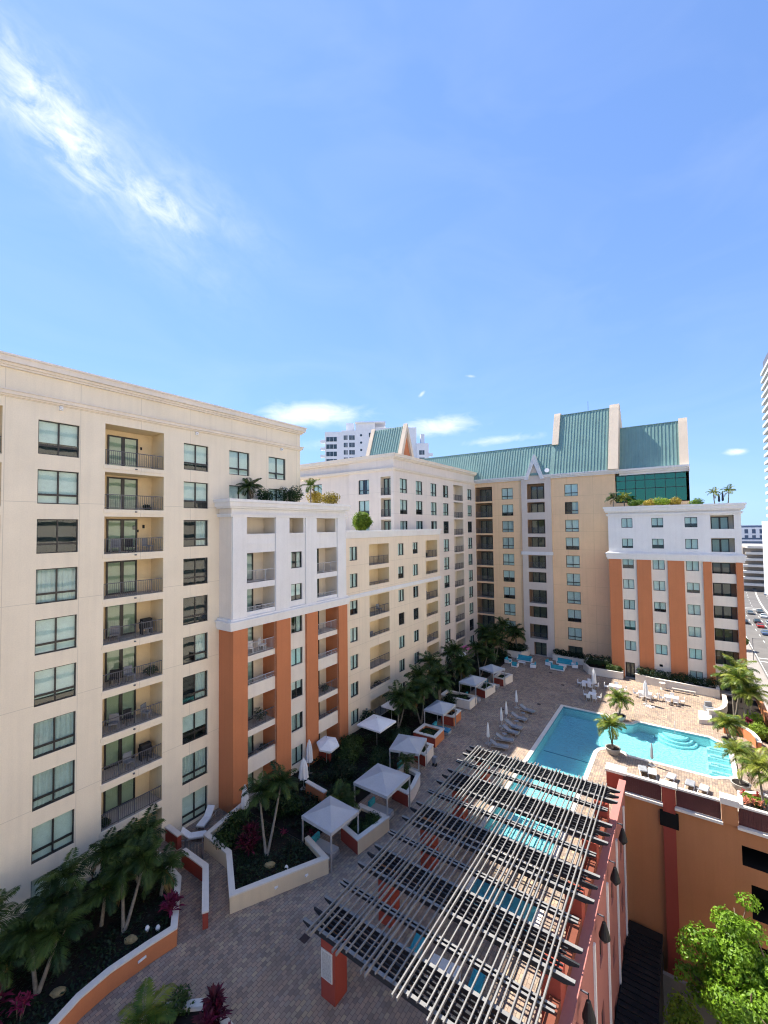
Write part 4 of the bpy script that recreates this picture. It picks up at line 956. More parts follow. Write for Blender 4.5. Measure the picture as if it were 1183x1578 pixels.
def closed_umbrella(loc, label, h=2.3, m=None, rr=.17, group=None):
    o = thing('closed_umbrella', label, 'umbrella', loc, 0, group)
    obj('pole', cached(('up', h), lambda: MB().tube([(0, 0, 0), (0, 0, h)], .025, 6).mesh('pole', alum)), o)
    obj('folded_canopy', cached(('uc', h, m, rr), lambda: MB().lathe([(.05, h * .30), (rr, h * .36), (rr * .85, h * .55), (rr * .8, h * .72), (rr * .5, h * .9), (.04, h + .05)], 16, .28).mesh('folded_canopy', m or canvas)), o)
    obj('base', cached(('ub', 1), lambda: MB().lathe([(.02, 0), (.3, 0), (.3, .06), (.08, .1), (.05, .3)], 12).mesh('base', potm)), o); return o
for i, (x, y) in enumerate(((-17.25, 43.1), (-17.4, 47.5), (-17.5, 49.4), (-17.6, 53.4))): closed_umbrella((x, y, 0), ORD[i] + ' closed white umbrella from the pergola at the grey lounger heads', 2.1, group='closed umbrellas at the grey loungers')
for i, (x, y) in enumerate(((-16.3, 45.3), (-16.2, 49.0), (-16.2, 51.5))):
    o = thing('side_table', ORD[i] + ' low grey side table from the pergola among the grey loungers', 'side table', (x, y, 0), 0, 'side tables at the grey loungers')
    obj('table_top', cached('stt', lambda: MB().lathe([(.02, .38), (.25, .38), (.25, .42)], 12).mesh('table_top', slingG)), o); obj('leg', cached('stl', lambda: MB().lathe([(.18, 0), (.03, .03), (.03, .38)], 10).mesh('leg', slingG)), o)
def open_umbrella(loc, label, w, h, m=None, tilt=(0, 0), sides=4, rz=0):
    o = thing('open_umbrella', label, 'umbrella', loc, rz)
    obj('pole', MB().tube([(0, 0, 0), (0, 0, h + .1)], .03, 6).mesh('pole', alum), o)
    b = MB(); rad = w / 2 * (1.414 if sides == 4 else 1); c = [(rad * math.cos(2 * math.pi * (k + .5) / sides), rad * math.sin(2 * math.pi * (k + .5) / sides)) for k in range(sides)]
    for k in range(sides):
        p, q = c[k], c[(k + 1) % sides]; b.quad((*p, h - .45), (*q, h - .45), (0, 0, h)).quad((*p, h - .62), (*q, h - .62), (*q, h - .45), (*p, h - .45))
    cn = obj('canopy', b.mesh('canopy', m or canvas), o); cn.rotation_euler = (tilt[0], tilt[1], 0)
    b = MB()
    for p in c: b.tube([(p[0] * .96, p[1] * .96, h - .5), (0, 0, h - .06)], .015, 4)
    ri = obj('ribs', b.mesh('ribs', alum), o); ri.rotation_euler = (tilt[0], tilt[1], 0); return o
open_umbrella((-26.5, 36.2, 0), 'large square white umbrella open over the garden terrace', 2.9, 2.9)
open_umbrella((-27.7, 40.7, 0), 'smaller white umbrella half hidden by garden palms', 1.7, 2.9)
open_umbrella((-28.7, 31.0, 0), 'tilted white umbrella against the terracotta bay', 2.2, 2.6, None, (.12, .2), 6)
open_umbrella((-30.0, 66.6, 0), 'pink umbrella in the far corner of the garden', 1.9, 2.9, M('canvas_pink', (.72, .17, .38), .85), (.0, .0), 8)
open_umbrella((-29.8, 63.4, 0), 'white umbrella next to the pink one in the far garden', 2.0, 2.7, None, (0, 0), 8)
open_umbrella((-29.3, 6.0, .6), 'white umbrella cut by the left picture edge behind the palms', 2.2, 2.9, None, (0, 0), 8)
closed_umbrella((-28.9, 28.9, 0), 'tall white closed umbrella by the bay wall', 3.0, rr=.35)
closed_umbrella((-27.6, 26.9, 0), 'bulky white closed umbrella behind the nearest cabana', 2.6, rr=.45)
closed_umbrella((-28.6, 21.6, .0), 'white closed umbrella behind the twin trunk palm', 2.6, rr=.33)
lounger((-30.75, 19.7, 0), R(-63), 'white sun lounger under the corner window of the left wing', furW)
lounger((-29.9, 18.0, 0), R(48), 'white sun lounger behind the dark garden gate', furW)
# daybeds under the cabanas
def daybed(loc, rz, label, m, w=1.9):
    o = thing('daybed', label, 'daybed', loc, rz, 'daybeds under the cabanas')
    obj('base', cached(('db', w), lambda: MB().box(-w / 2, w / 2, -.45, .45, .0, .28).mesh('base', alum)), o); obj('mattress', cached(('dm', w, m), lambda: MB().box(-w / 2 + .03, w / 2 - .03, -.42, .42, .285, .42).mesh('mattress', m)), o)
    obj('pillow', cached(('dp', m), lambda: MB().box(-w / 2, -w / 2 + .18, -.4, .4, .425, .85).mesh('pillow', turq)), o)
for (l, t, w, d, a), dx, nm in zip(cabs, (-.2, .1, .2, .4, .1, .1), ('nearest cabana', 'second cabana', 'third cabana', 'fourth cabana', 'fifth cabana', 'farthest cabana')):
    daybed((l[0] + dx, l[1] - .4, 0), .05, 'grey daybed with turquoise pillow under the ' + nm, canvasG if nm != 'fourth cabana' else blueC)
# turquoise sofa sets in front of the back wing
def sofa(loc, rz, label, w, grp='turquoise lounge seats'):
    w = round(w, 2); o = thing('sofa' if w > 1.2 else 'armchair', label, 'sofa' if w > 1.2 else 'armchair', loc, rz, grp)
    obj('frame', cached(('sf', w), lambda: MB().box(-w / 2, w / 2, -.42, .42, .08, .22).box(-w / 2, -w / 2 + .08, -.42, .42, .22, .58).box(w / 2 - .08, w / 2, -.42, .42, .22, .58).mesh('frame', furW)), o)
    n = max(1, round(w / .75))
    for k in range(n):
        a, c = -w / 2 + .09 + (w - .18) * k / n + .01, -w / 2 + .09 + (w - .18) * (k + 1) / n - .01
        obj('seat_cushion', cached(('sc', w, n, k), lambda: MB().box(a, c, -.42, .3, .225, .42).mesh('seat_cushion', turq)), o); obj('back_cushion', cached(('sb', w, n, k), lambda: MB().box(a, c, .22, .42, .43, .85).mesh('back_cushion', turq)), o)
def lowtable(loc, rz, label, w=1.1, d=.7, h=.42):
    o = thing('coffee_table', label, 'table', loc, rz); obj('table_top', MB().box(-w / 2, w / 2, -d / 2, d / 2, h - .05, h).mesh('table_top', furW), o)
    for sx in (-1, 1):
        for sy in (-1, 1): obj('leg', cached(('ctl', h), lambda: MB().box(-.03, .03, -.03, .03, 0, h - .05).mesh('leg', furW)), o, (sx * (w / 2 - .05), sy * (d / 2 - .05), 0))
sofa((-22.3, 72.3, 0), 0, 'turquoise sofa of the left lounge set before the back wing', 2.4); sofa((-24.3, 70.0, 0), R(80), 'turquoise armchair at the left end of the left lounge set', .95); sofa((-20.2, 69.8, 0), R(-80), 'turquoise armchair at the right end of the left lounge set', .95)
lowtable((-22.2, 70.3, 0), 0, 'white coffee table of the left lounge set'); sofa((-22.7, 68.6, 0), R(180), 'white framed armchair seen from behind in the left lounge set', .95)
sofa((-16.4, 74.0, 0), 0, 'turquoise sofa of the right lounge set before the back wing', 2.4); sofa((-18.4, 72.3, 0), R(80), 'turquoise armchair at the left end of the right lounge set', .95); sofa((-14.7, 73.2, 0), R(-75), 'turquoise armchair at the right end of the right lounge set', .95)
lowtable((-16.3, 72.1, 0), 0, 'white coffee table of the right lounge set'); sofa((-16.7, 70.6, 0), R(180), 'white framed bench seen from behind in the right lounge set', 2.0)
# dining tables with chairs
def chair(loc, rz, label):
    o = thing('dining_chair', label, 'chair', loc, rz, 'white chairs at the dining tables')
    obj('seat', cached('chs', lambda: MB().box(-.24, .24, -.24, .24, .42, .46).mesh('seat', furW)), o); obj('backrest', cached('chb', lambda: MB().box(-.24, .24, .2, .24, .5, .9).mesh('backrest', furW)), o)
    for x in (-.21, .21):
        for y in (-.21, .21): obj('leg', cached(('chl', y > 0), lambda: MB().box(-.018, .018, -.018, .018, 0, .88 if y > 0 else .42).mesh('leg', alum)), o, (x, y, 0))
def dining(x, y, nm, w=1.5, d=.95, rz=0):
    o = thing('dining_table', 'white dining table ' + nm, 'table', (x, y, 0), rz, None)
    obj('table_top', cached(('dt', w, d), lambda: MB().box(-w / 2, w / 2, -d / 2, d / 2, .7, .75).mesh('table_top', furW)), o)
    for sx in (-1, 1):
        for sy in (-1, 1): obj('leg', cached('dtl', lambda: MB().box(-.03, .03, -.03, .03, 0, .7).mesh('leg', furW)), o, (sx * (w / 2 - .08), sy * (d / 2 - .08), 0))
    for dx, dy, a, s_ in ((-w / 2 - .35, 0, R(90), 'left'), (w / 2 + .35, 0, R(-90), 'right'), (-.35, -d / 2 - .35, R(180), 'near left'), (.4, -d / 2 - .35, R(180), 'near right'), (0, d / 2 + .35, 0, 'far')):
        chair((x + dx, y + dy, 0), a + random.uniform(-.2, .2), 'white chair, %s side of table %s' % (s_, nm))
dining(-11.5, 65.4, 'in the building shade before the corner block'); dining(-8.2, 66.0, 'just inside the sun behind the potted palm'); dining(-4.7, 65.4, 'beside the closed sunlit umbrella'); dining(-1.85, 65.6, 'farthest right on the sunny terrace')
dining(-10.3, 61.4, 'nearest the pool in the building shade', .9, .9)
closed_umbrella((-10.6, 64.6, 0), 'closed white umbrella at the shaded dining table', 2.9, rr=.33); closed_umbrella((-4.5, 63.3, 0), 'closed white umbrella among the sunlit dining tables', 2.9, rr=.33)
closed_umbrella((-3.05, 47.7, 0), 'slim closed grey umbrella on the pool edge by the maroon railing', 2.0, canvasG, .14)
tag(obj('umbrella_base', MB().box(-.5, .5, -.12, .12, 0, .06).box(-.12, .12, -.5, -.121, 0, .058).box(-.12, .12, .121, .5, 0, .058).mesh('umbrella_base', furW), None, (-4.0, 62.7, 0), .2), 'white cross shaped umbrella base lying on the sunny paving', 'umbrella base')
tag(obj('bench', MB().box(-1.3, 1.3, -.2, .2, .40, .46).box(-1.2, -1.1, -.2, .2, 0, .4).box(1.1, 1.2, -.2, .2, 0, .4).mesh('bench', potm), None, (-.6, 70.0, 0), -.03), 'long low bench at the foot of the hedge wall', 'bench')
o = tag(obj('wall_fountain', MB().lathe([(.05, 0), (.25, 0), (.18, .3), (.35, .8), (.38, .9), (.1, .85)], 14).mesh('wall_fountain', cap), None, (-3.0, 70.1, 0)), 'pale stone urn against the hedge wall', 'urn')
for i, (x, y, a) in enumerate(((-3.6, 45.5, R(100)), (-2.9, 45.4, R(95)), (-1.6, 45.5, R(80)), (-.2, 45.2, R(85)), (.7, 45.0, R(80)))):
    lounger((x, y, 0), a, ORD[i] + ' pale lounger from the left along the maroon railing', (slingG, furW, canvasG, slingG, canvasG)[i], furW, 'loungers behind the maroon railing', 30)
# under the pergola
lounger((-12.2, 20.0, 0), R(100), 'turquoise lounger under the front left of the pergola', turq); lounger((-8.9, 19.9, 0), R(95), 'turquoise lounger under the front right of the pergola', turq)
lowtable((-10.4, 19.6, 0), .1, 'pale table under the front of the pergola', 1.5, .9, .7)
# potted palms
def pot(loc, label, rad=.66, h=.6):
    o = thing('palm_pot', label, 'pot', loc)
    obj('bowl', cached(('pot', rad, h), lambda: MB().lathe([(.05, 0), (rad * .62, 0), (rad * .9, h * .55), (rad, h * .95), (rad, h), (rad * .86, h), (rad * .84, h - .12)], 22).mesh('bowl', potm, False)), o)
    obj('soil', cached(('pots', rad, h), lambda: MB().lathe([(rad * .85, h - .1), (.01, h - .08)], 18).mesh('soil', mulch)), o)
for (x, y), n, tp in (((-6.7, 56.55), 'at the far pool edge', [(0, 0, 1.7), (.25, .1, 1.4)]), ((-6.35, 48.05), 'on the inner pool corner', [(0, 0, 2.0), (-.25, .1, 1.8)]), ((3.2, 56.35), 'at the right pool end', [(0, 0, 1.5), (.3, .2, 1.3), (-.3, 0, 1.3)]), ((3.35, 47.5), 'by the coral bromeliad bed', [(.2, .1, 2.1), (-.3, 0, 2.3)])):
    pot((x, y, 0), 'wide stone bowl planter ' + n, .7); palm((x, y, .5), 'small sunlit palm growing from the bowl ' + n, tp, 13, 1.5, plantL, int(x * 7 + y), 'potted palms round the pool', .055, 'potted_palm')
# ------------------------------------------------------------------ planting
GP = 'palms in the shaded garden'
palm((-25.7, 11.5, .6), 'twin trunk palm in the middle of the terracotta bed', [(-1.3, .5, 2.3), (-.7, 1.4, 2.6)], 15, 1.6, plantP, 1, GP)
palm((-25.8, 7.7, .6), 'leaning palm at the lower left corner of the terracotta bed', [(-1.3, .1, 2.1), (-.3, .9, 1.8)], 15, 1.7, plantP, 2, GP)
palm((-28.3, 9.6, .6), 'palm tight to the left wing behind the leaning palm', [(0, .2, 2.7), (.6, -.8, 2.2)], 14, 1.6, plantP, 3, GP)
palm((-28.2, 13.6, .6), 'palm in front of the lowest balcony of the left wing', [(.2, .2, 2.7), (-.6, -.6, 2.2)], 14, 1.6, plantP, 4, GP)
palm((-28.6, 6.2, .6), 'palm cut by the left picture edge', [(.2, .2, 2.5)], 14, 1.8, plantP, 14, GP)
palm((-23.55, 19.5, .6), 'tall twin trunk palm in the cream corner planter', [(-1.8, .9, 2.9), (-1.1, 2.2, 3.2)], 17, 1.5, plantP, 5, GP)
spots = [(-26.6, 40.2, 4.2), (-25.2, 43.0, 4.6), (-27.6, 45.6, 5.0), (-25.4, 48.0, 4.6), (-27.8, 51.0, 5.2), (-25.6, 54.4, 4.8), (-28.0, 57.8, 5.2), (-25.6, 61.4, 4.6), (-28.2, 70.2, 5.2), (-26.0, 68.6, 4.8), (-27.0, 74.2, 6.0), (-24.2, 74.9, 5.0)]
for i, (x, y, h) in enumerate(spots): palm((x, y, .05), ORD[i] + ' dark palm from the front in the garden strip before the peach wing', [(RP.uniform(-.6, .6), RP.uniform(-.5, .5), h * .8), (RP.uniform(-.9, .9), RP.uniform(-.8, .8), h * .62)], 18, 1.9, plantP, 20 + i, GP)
palm((-20.7, 32.6, .7), 'short bushy palm in front of the third cabana', [(0, 0, .9)], 13, 1.1, plantP, 40, GP, .06)
palm((-22.5, 25.6, .05), 'low feathery palm between the two nearest cabanas', [(0, 0, 1.2), (.5, .3, .9)], 13, 1.4, plantP, 41, GP, .06)
palm((-22.6, 45.6, .7), 'tiny palm in the small terracotta planter', [(0, 0, .5)], 10, .7, plantP, 42, GP, .05)
# shrubs of the shaded garden
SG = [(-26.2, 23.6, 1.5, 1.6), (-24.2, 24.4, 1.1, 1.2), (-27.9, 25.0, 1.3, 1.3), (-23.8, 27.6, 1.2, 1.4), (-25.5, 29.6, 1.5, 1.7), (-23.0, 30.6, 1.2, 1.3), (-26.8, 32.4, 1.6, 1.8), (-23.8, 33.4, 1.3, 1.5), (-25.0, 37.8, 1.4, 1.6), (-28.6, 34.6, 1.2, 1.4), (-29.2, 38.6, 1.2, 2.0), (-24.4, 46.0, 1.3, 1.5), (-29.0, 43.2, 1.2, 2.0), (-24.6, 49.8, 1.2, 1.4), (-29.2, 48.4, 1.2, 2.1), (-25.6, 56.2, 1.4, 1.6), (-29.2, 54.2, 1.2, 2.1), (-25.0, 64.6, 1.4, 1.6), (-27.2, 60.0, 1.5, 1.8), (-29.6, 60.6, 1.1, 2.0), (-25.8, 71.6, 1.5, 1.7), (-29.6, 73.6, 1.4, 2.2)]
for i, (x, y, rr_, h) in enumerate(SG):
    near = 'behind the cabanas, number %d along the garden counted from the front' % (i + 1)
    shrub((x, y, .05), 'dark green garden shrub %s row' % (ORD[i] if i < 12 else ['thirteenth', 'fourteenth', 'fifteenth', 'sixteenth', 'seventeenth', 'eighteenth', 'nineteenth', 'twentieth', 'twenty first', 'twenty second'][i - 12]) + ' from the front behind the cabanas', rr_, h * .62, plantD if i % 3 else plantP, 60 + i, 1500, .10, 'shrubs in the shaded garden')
for i, (x, y, s_, lb) in enumerate([(-26.8, 18.9, 1.1, 'rounded green shrub behind the magenta cordyline'), (-27.9, 20.4, 1.0, 'low shrub at the back of the cream corner planter'), (-30.2, 14.6, .9, 'leafy shrub beside the brick red wall of the left wing'), (-20.3, 25.4, .5, 'small sprawling plant in the cream box between cabanas'), (-22.4, 40.4, .6, 'low green groundcover in the terracotta box past the third cabana'), (-24.2, 50.6, .7, 'green groundcover in the long pale planter'), (-22.5, 55.5, .5, 'green groundcover in the white planter between far cabanas'), (-21.3, 37.0, .5, 'small plant in the narrow white planter'), (-22.0, 60.8, .5, 'small plant in the farthest white planter'), (-20.2, 31.6, .5, 'small plant in the pale curved planter')]):
    shrub((x, y, .6), lb, s_, s_ * .5, plantP if i < 3 else plantD, 90 + i, 900, .085)
for i, (x, y, lb) in enumerate(((-19.8, 24.8, 'leafy plants at the near end of the cream cabana box'), (-19.6, 26.0, 'leafy plants at the far end of the cream cabana box'), (-19.9, 30.9, 'leafy plants at the near end of the pale curved planter'), (-22.7, 40.0, 'grassy plants in the terracotta box past the third cabana'), (-23.4, 50.9, 'grassy plants at the outer end of the long pale planter'), (-22.4, 56.2, 'grassy plants at the far end of the white cabana planter'))):
    shrub((x, y, .7), lb, .75, .28, plantP, 400 + i, 1100, .07)
spiky((-24.9, 19.4, .6), 'magenta cordyline in the cream corner planter', 1.5, plantM, 1, 42, None, heads=5, spread=.55)
spiky((-24.2, 21.2, .6), 'small pink flowered plant behind the twin trunk palm', .8, plantM, 2, 20, None, heads=2, spread=.3)
spiky((-24.6, 13.6, .6), 'magenta cordyline near the right end of the terracotta bed', 1.4, plantM, 3, 34, None, heads=4, spread=.4)
spiky((-26.0, 5.9, .6), 'dark magenta cordyline at the lower left picture corner', 1.5, plantM, 4, 40, None, heads=4, spread=.5)
spiky((-25.1, 6.8, .6), 'small red cordyline below the leaning palm', 1.0, plantM, 5, 30, None, heads=3, spread=.4)
spiky((-22.4, 22.6, .1), 'red leaved plant at the foot of the nearest cabana', .9, plantM, 6, 24, None, heads=3, spread=.3)
for i, (x, y, lb) in enumerate(((-24.9, 11.5, 'yellowish boulder at the foot of the twin trunk palm'), (-25.0, 8.3, 'pale boulder at the foot of the leaning palm'), (-22.7, 19.1, 'pale long boulder in the cream corner planter'))):
    me = bpy.data.meshes.new('boulder'); bm = bmesh.new(); bmesh.ops.create_icosphere(bm, subdivisions=2, radius=.24)
    for v in bm.verts: v.co *= 1 + random.uniform(-.13, .13); v.co.x *= 1.5; v.co.z *= .7
    bm.to_mesh(me); bm.free(); me.materials.append(M('boulder_stone', (.26, .20, .10), .9, .3, 5)); tag(obj('boulder', me, None, (x, y, .68), R(40)), lb, 'boulder')
for i, (x, y, lb) in enumerate(((-24.75, 12.3, 'left of two small white garden lights in the terracotta bed'), (-24.3, 12.65, 'right of two small white garden lights in the terracotta bed'), (-21.6, 19.5, 'small white garden light in the cream corner planter'))):
    o = tag(obj('garden_light', MB().lathe([(.1, .0), (.12, .16), (.07, .26)], 10).mesh('garden_light', furW), None, (x, y, .6)), lb, 'light')
def cover(name, label_unused, poly, z, n, m, seed, size=.09, hgt=.35):
    rn = random.Random(seed); xs = [p[0] for p in poly]; ys_ = [p[1] for p in poly]; b = MB(); k = 0
    def inside(x, y):
        c_ = False; j = len(poly) - 1
        for i in range(len(poly)):
            (xi, yi), (xj, yj) = poly[i], poly[j]
            if (yi > y) != (yj > y) and x < (xj - xi) * (y - yi) / (yj - yi) + xi: c_ = not c_
            j = i
        return c_
    while k < n:
        x, y = rn.uniform(min(xs), max(xs)), rn.uniform(min(ys_), max(ys_))
        if not inside(x, y): continue
        k += 1; dens = .5 + .5 * math.sin(x * 1.7 + 1) * math.sin(y * 1.3)
        if rn.random() > .25 + dens: continue
        p = Vector((x, y, z + rn.uniform(0, hgt) * dens)); nn = Vector((rn.uniform(-.8, .8), rn.uniform(-.8, .8), 1)).normalized(); a = nn.orthogonal().normalized(); a.rotate(Matrix.Rotation(rn.uniform(0, 6.28), 3, nn)); c_ = nn.cross(a); s_ = size * rn.uniform(.6, 1.4)
        b.quad(p - a * s_, p + c_ * s_ * .5, p + a * s_, p - c_ * s_ * .5)
    o = obj(name, b.mesh(name, m)); o['kind'] = 'stuff'; o['label'] = label_unused; o['category'] = 'groundcover'
cover('groundcover', 'dark leafy groundcover in the terracotta palm bed', [(-31.3, 3), (-22.6, 3), (-23.9, 8.7), (-24.0, 10), (-23.8, 11.7), (-23.7, 12.8), (-26.4, 14.6), (-31.3, 15)], .62, 9000, plantD, 1)
cover('groundcover', 'dark leafy groundcover in the cream corner planter', [(-22.7, 16.6), (-20.3, 21.0), (-22.3, 21.7), (-28.8, 21.7), (-28.0, 18.5), (-25.4, 18.3)], .62, 4500, plantD, 2)
cover('groundcover', 'dark groundcover of the garden strip behind the cabanas', [(-29.7, 22.6), (-23, 22.8), (-22.8, 33), (-24.4, 40), (-24.9, 62), (-25, 76.4), (-30, 76.4), (-30, 36)], .06, 16000, plantD, 3, .14, .6)
for i, (x, y, h, lb) in enumerate(((-27.2, 11.0, 2.4, 'palm between the twin trunk palm and the left wing'), (-27.0, 6.6, 2.2, 'low palm left of the leaning palm'), (-29.6, 12.0, 3.0, 'palm brushing the lowest windows of the left wing'), (-26.4, 13.9, 1.9, 'low palm at the far end of the terracotta bed'))):
    palm((x, y, .6), lb, [(.2, .1, h * .72)], 16, 1.5, plantP, 300 + i, GP)
# bottom edge planting
planter('planter', 'low planter with palm and cordyline at the bottom picture edge', [(-21.0, 8.5), (-15.5, 8.5), (-15.5, 12.0), (-18.6, 12.25), (-20.1, 11.0)], .7, offwh, .55)
palm((-20.3, 10.0, .3), 'young palm with an upright spear leaf at the bottom picture edge', [(0, 0, .25)], 14, 1.6, plantL, 44, None, .10, up=.12)
obj_sp = bpy.data.objects
spiky((-17.8, 11.5, .5), 'tall burgundy cordyline at the bottom picture edge', 1.5, plantM, 8, 60, None, heads=6, spread=.6)
spiky((-16.8, 11.5, .5), 'smaller burgundy cordyline right of the tall one at the bottom edge', 1.0, plantM, 9, 45, None, heads=4, spread=.45)
shrub((-19.6, 11.2, .5), 'small leafy shrub beside the young palm at the bottom edge', .7, .5, plantP, 120, 900, .07)
# hedge beds before the back wing and the corner block
planter('planter', 'pale planter wall left of the back wing entrance', [(-26.5, 73.3), (-23.2, 73.3), (-22.6, 75.0), (-22.6, 76.4), (-26.5, 76.4)], .95, offwh, .8)
planter('planter', 'planter bed between the back wing entrance and the right lounge set', [(-18.6, 75.4), (-13.6, 75.2), (-13.6, 76.4), (-18.6, 76.4)], .8, offwh, .7)
planter('planter', 'tan walled hedge bed left of the corner block door', [(-13.5, 73.2), (-12.4, 71.2), (-7.85, 71.3), (-7.85, 72.4), (-9.5, 72.4), (-9.5, 76.6), (-13.5, 76.6)], .95, cap, .85)
planter('planter', 'long tan walled hedge bed right of the corner block door', [(-6.3, 71.6), (-3.1, 70.8), (3.2, 70.4), (3.2, 72.4), (-6.3, 72.4)], 1.0, cap, .85)
def hedge(label, x0, x1, y0, y1, z0, z1, m, seed, n=2600):
    rn = random.Random(seed); bl = []; nx = max(2, int((x1 - x0) / .8))
    for i in range(nx): bl.append((x0 + (x1 - x0) * (i + .5) / nx, (y0 + y1) / 2 + rn.uniform(-.1, .1), (z0 + z1) / 2 + rn.uniform(-.1, .12), (x1 - x0) / nx * .75, (y1 - y0) / 2, (z1 - z0) / 2 * rn.uniform(.85, 1.15)))
    tag(obj('hedge', leafmass(bl, n, .09, m, seed)), label, 'hedge')
hedge('dark clipped hedge left of the back wing entrance', -26.3, -22.8, 73.7, 76.2, .8, 2.0, plantD, 1)
hedge('dark shrubs between the entrance and the right lounge set', -18.4, -13.8, 75.5, 76.3, .7, 1.8, plantD, 2)
hedge('dark clipped hedge in the corner of back wing and corner block', -13.2, -9.7, 71.9, 75.5, .85, 2.3, plantD, 3)
hedge('brighter clipped hedge just left of the corner block door', -9.9, -8.1, 71.5, 72.3, .85, 1.9, plantP, 4, 1600)
hedge('long clipped hedge along the right of the corner block', -6.0, 3.0, 71.2, 72.35, .85, 2.1, plantD, 5, 4200)
# sunny garden on the right
low_wall('pale curved seat wall round the sunny palm bed', [(1.7, 62.6), (2.3, 62.9), (2.9, 63.7), (3.35, 65.0), (3.55, 66.5), (3.55, 69.0)], .95, cap, .35)
tag(obj('stone_bench', MB().prism([(.8, 60.4), (2.0, 60.9), (2.0, 63.6), (.8, 63.3)], 0, .5).mesh('stone_bench', cap)), 'pale block bench at the end of the curved seat wall', 'bench')
low_wall('curved orange wall behind the right end potted palm', [(2.9, 59.3), (4.1, 59.45), (4.65, 59.2), (5.2, 58.2), (5.45, 57.0), (5.5, 56.0)], 1.0, orange, .3)
so2 = obj('garden_soil', filled([[(2.2, 61.0), (6.85, 58.5), (6.85, 71.8), (3.8, 71.8), (3.7, 66.0), (3.2, 64.0)]], .08).mesh('garden_soil', mulch)); so2['kind'] = 'structure'
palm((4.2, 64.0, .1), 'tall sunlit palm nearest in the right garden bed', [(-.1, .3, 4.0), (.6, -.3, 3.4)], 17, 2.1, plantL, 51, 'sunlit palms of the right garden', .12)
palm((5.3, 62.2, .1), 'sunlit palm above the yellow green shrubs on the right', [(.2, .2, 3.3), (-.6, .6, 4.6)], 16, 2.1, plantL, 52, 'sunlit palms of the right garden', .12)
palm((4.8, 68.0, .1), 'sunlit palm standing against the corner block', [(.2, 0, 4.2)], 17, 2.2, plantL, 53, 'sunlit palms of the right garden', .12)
shrub((5.9, 59.6, .1), 'bright yellow green shrub behind the curved orange wall', 1.1, .9, plantB, 130, 1500, .10); shrub((5.8, 62.6, .1), 'second bright shrub farther along the right garden bed', 1.0, 1.2, plantB, 131, 1400, .10); shrub((4.6, 61.0, .1), 'small dark green shrub at the curved bed edge', .8, .6, plantP, 132, 900, .09)
spiky((5.1, 61.2, .1), 'burgundy plant among the bright right garden shrubs', 1.3, plantM, 12, 36, None, heads=4, spread=.4)
tag(obj('storage_box', MB().box(-.45, .45, -.4, .4, 0, .5).box(-.35, .35, .1, .4, .5, 1.0).mesh('storage_box', slingG), None, (1.9, 65.2, 0), .4), 'dark grey box standing at the curved seat wall', 'box')
planter('planter', 'coral bromeliad bed at the right end of the maroon railing', [(2.75, 42.4), (6.8, 42.4), (6.8, 45.2), (4.6, 46.4), (3.0, 45.6)], .7, cap, .6)
for i, (x, y) in enumerate(((3.3, 45.2), (3.6, 44.0), (4.3, 44.9), (3.3, 43.3), (4.2, 43.6))): spiky((x, y, .6), ['leftmost', 'lower', 'upper', 'front', 'rightmost'][i] + ' coral bromeliad in the bed right of the maroon railing', .9, plantK, 30 + i, 26, 'coral bromeliads', name='bromeliad', heads=2, spread=.25)
shrub((4.5, 44.4, .6), 'yellow green shrub among the coral bromeliads', .7, .45, plantB, 140, 900, .08); shrub((3.7, 44.6, .6), 'green shrub between coral bromeliads and bowl planter', .5, .4, plantB, 141, 600, .08)
palm((4.45, 43.6, .6), 'slender curved palm rising from the coral bromeliad bed', [(-.25, .4, 3.0), (.6, .3, 2.4)], 14, 1.7, plantL, 54, 'sunlit palms of the right garden', .08)
# roof planting
RG = 'plants on the bay roof'
palm((-30.6, 23.6, 25.0), 'small sago palm on the left of the bay roof', [(0, 0, .9)], 18, 1.3, plantP, 70, RG, .1)
palm((-30.5, 30.9, 25.0), 'young upright palm at the far end of the bay roof', [(0, 0, 1.5)], 11, 1.2, plantL, 71, RG, .06, up=.5)
shrub((-30.9, 25.4, 25.0), 'low bushy plant right of the sago palm on the bay roof', .9, .8, plantP, 150, 900, .08, RG); shrub((-30.8, 28.4, 25.0), 'airy green shrub in the middle of the bay roof', 1.3, 1.0, plantP, 151, 1400, .09, RG, ry=1.5)
shrub((-30.6, 31.6, 25.0), 'flowering pale shrub beside the upright roof palm', .9, .95, plantY, 152, 1000, .09, RG); shrub((-30.5, 33.6, 25.0), 'yellow bougainvillea at the right end of the bay roof', 1.0, .85, plantY, 153, 1400, .09, RG, ry=1.6)
shrub((-30.7, 39.0, 22.1), 'big rounded bright green bush on the peach wing parapet', 1.2, 1.5, plantB, 154, 6500, .10, None, 'round_bush', 'bush', ry=2.5)
EG = 'plants on the corner block roof'
palm((-8.6, 73.0, 25.1), 'spiky drooping palm at the left end of the corner block roof', [(0, 0, 1.2)], 15, 1.3, plantP, 80, EG, .08); palm((-7.2, 73.6, 25.0), 'bushy palm second from left on the corner block roof', [(0, 0, 1.3)], 16, 1.3, plantL, 81, EG, .08)
for i, x in enumerate((-5.6, -4.0, -2.4, -.8)): shrub((x, 73.0, 25.1), ORD[i] + ' yellow green shrub from the left on the corner block roof edge', 1.1, .75, (plantB, plantY, plantB, plantY)[i], 160 + i, 1000, .10, EG)
shrub((1.7, 73.6, 25.0), 'isolated low shrub right of centre on the corner block roof', 1.0, .8, plantB, 170, 900, .10, EG)
palm((3.6, 73.8, 25.0), 'thin roof palm left of the two dark roof umbrellas', [(-.1, 0, 1.5)], 12, 1.0, plantL, 82, EG, .06); palm((5.0, 73.8, 25.0), 'thin roof palm at the right end of the corner block roof', [(.15, 0, 1.7)], 12, 1.1, plantL, 83, EG, .06)
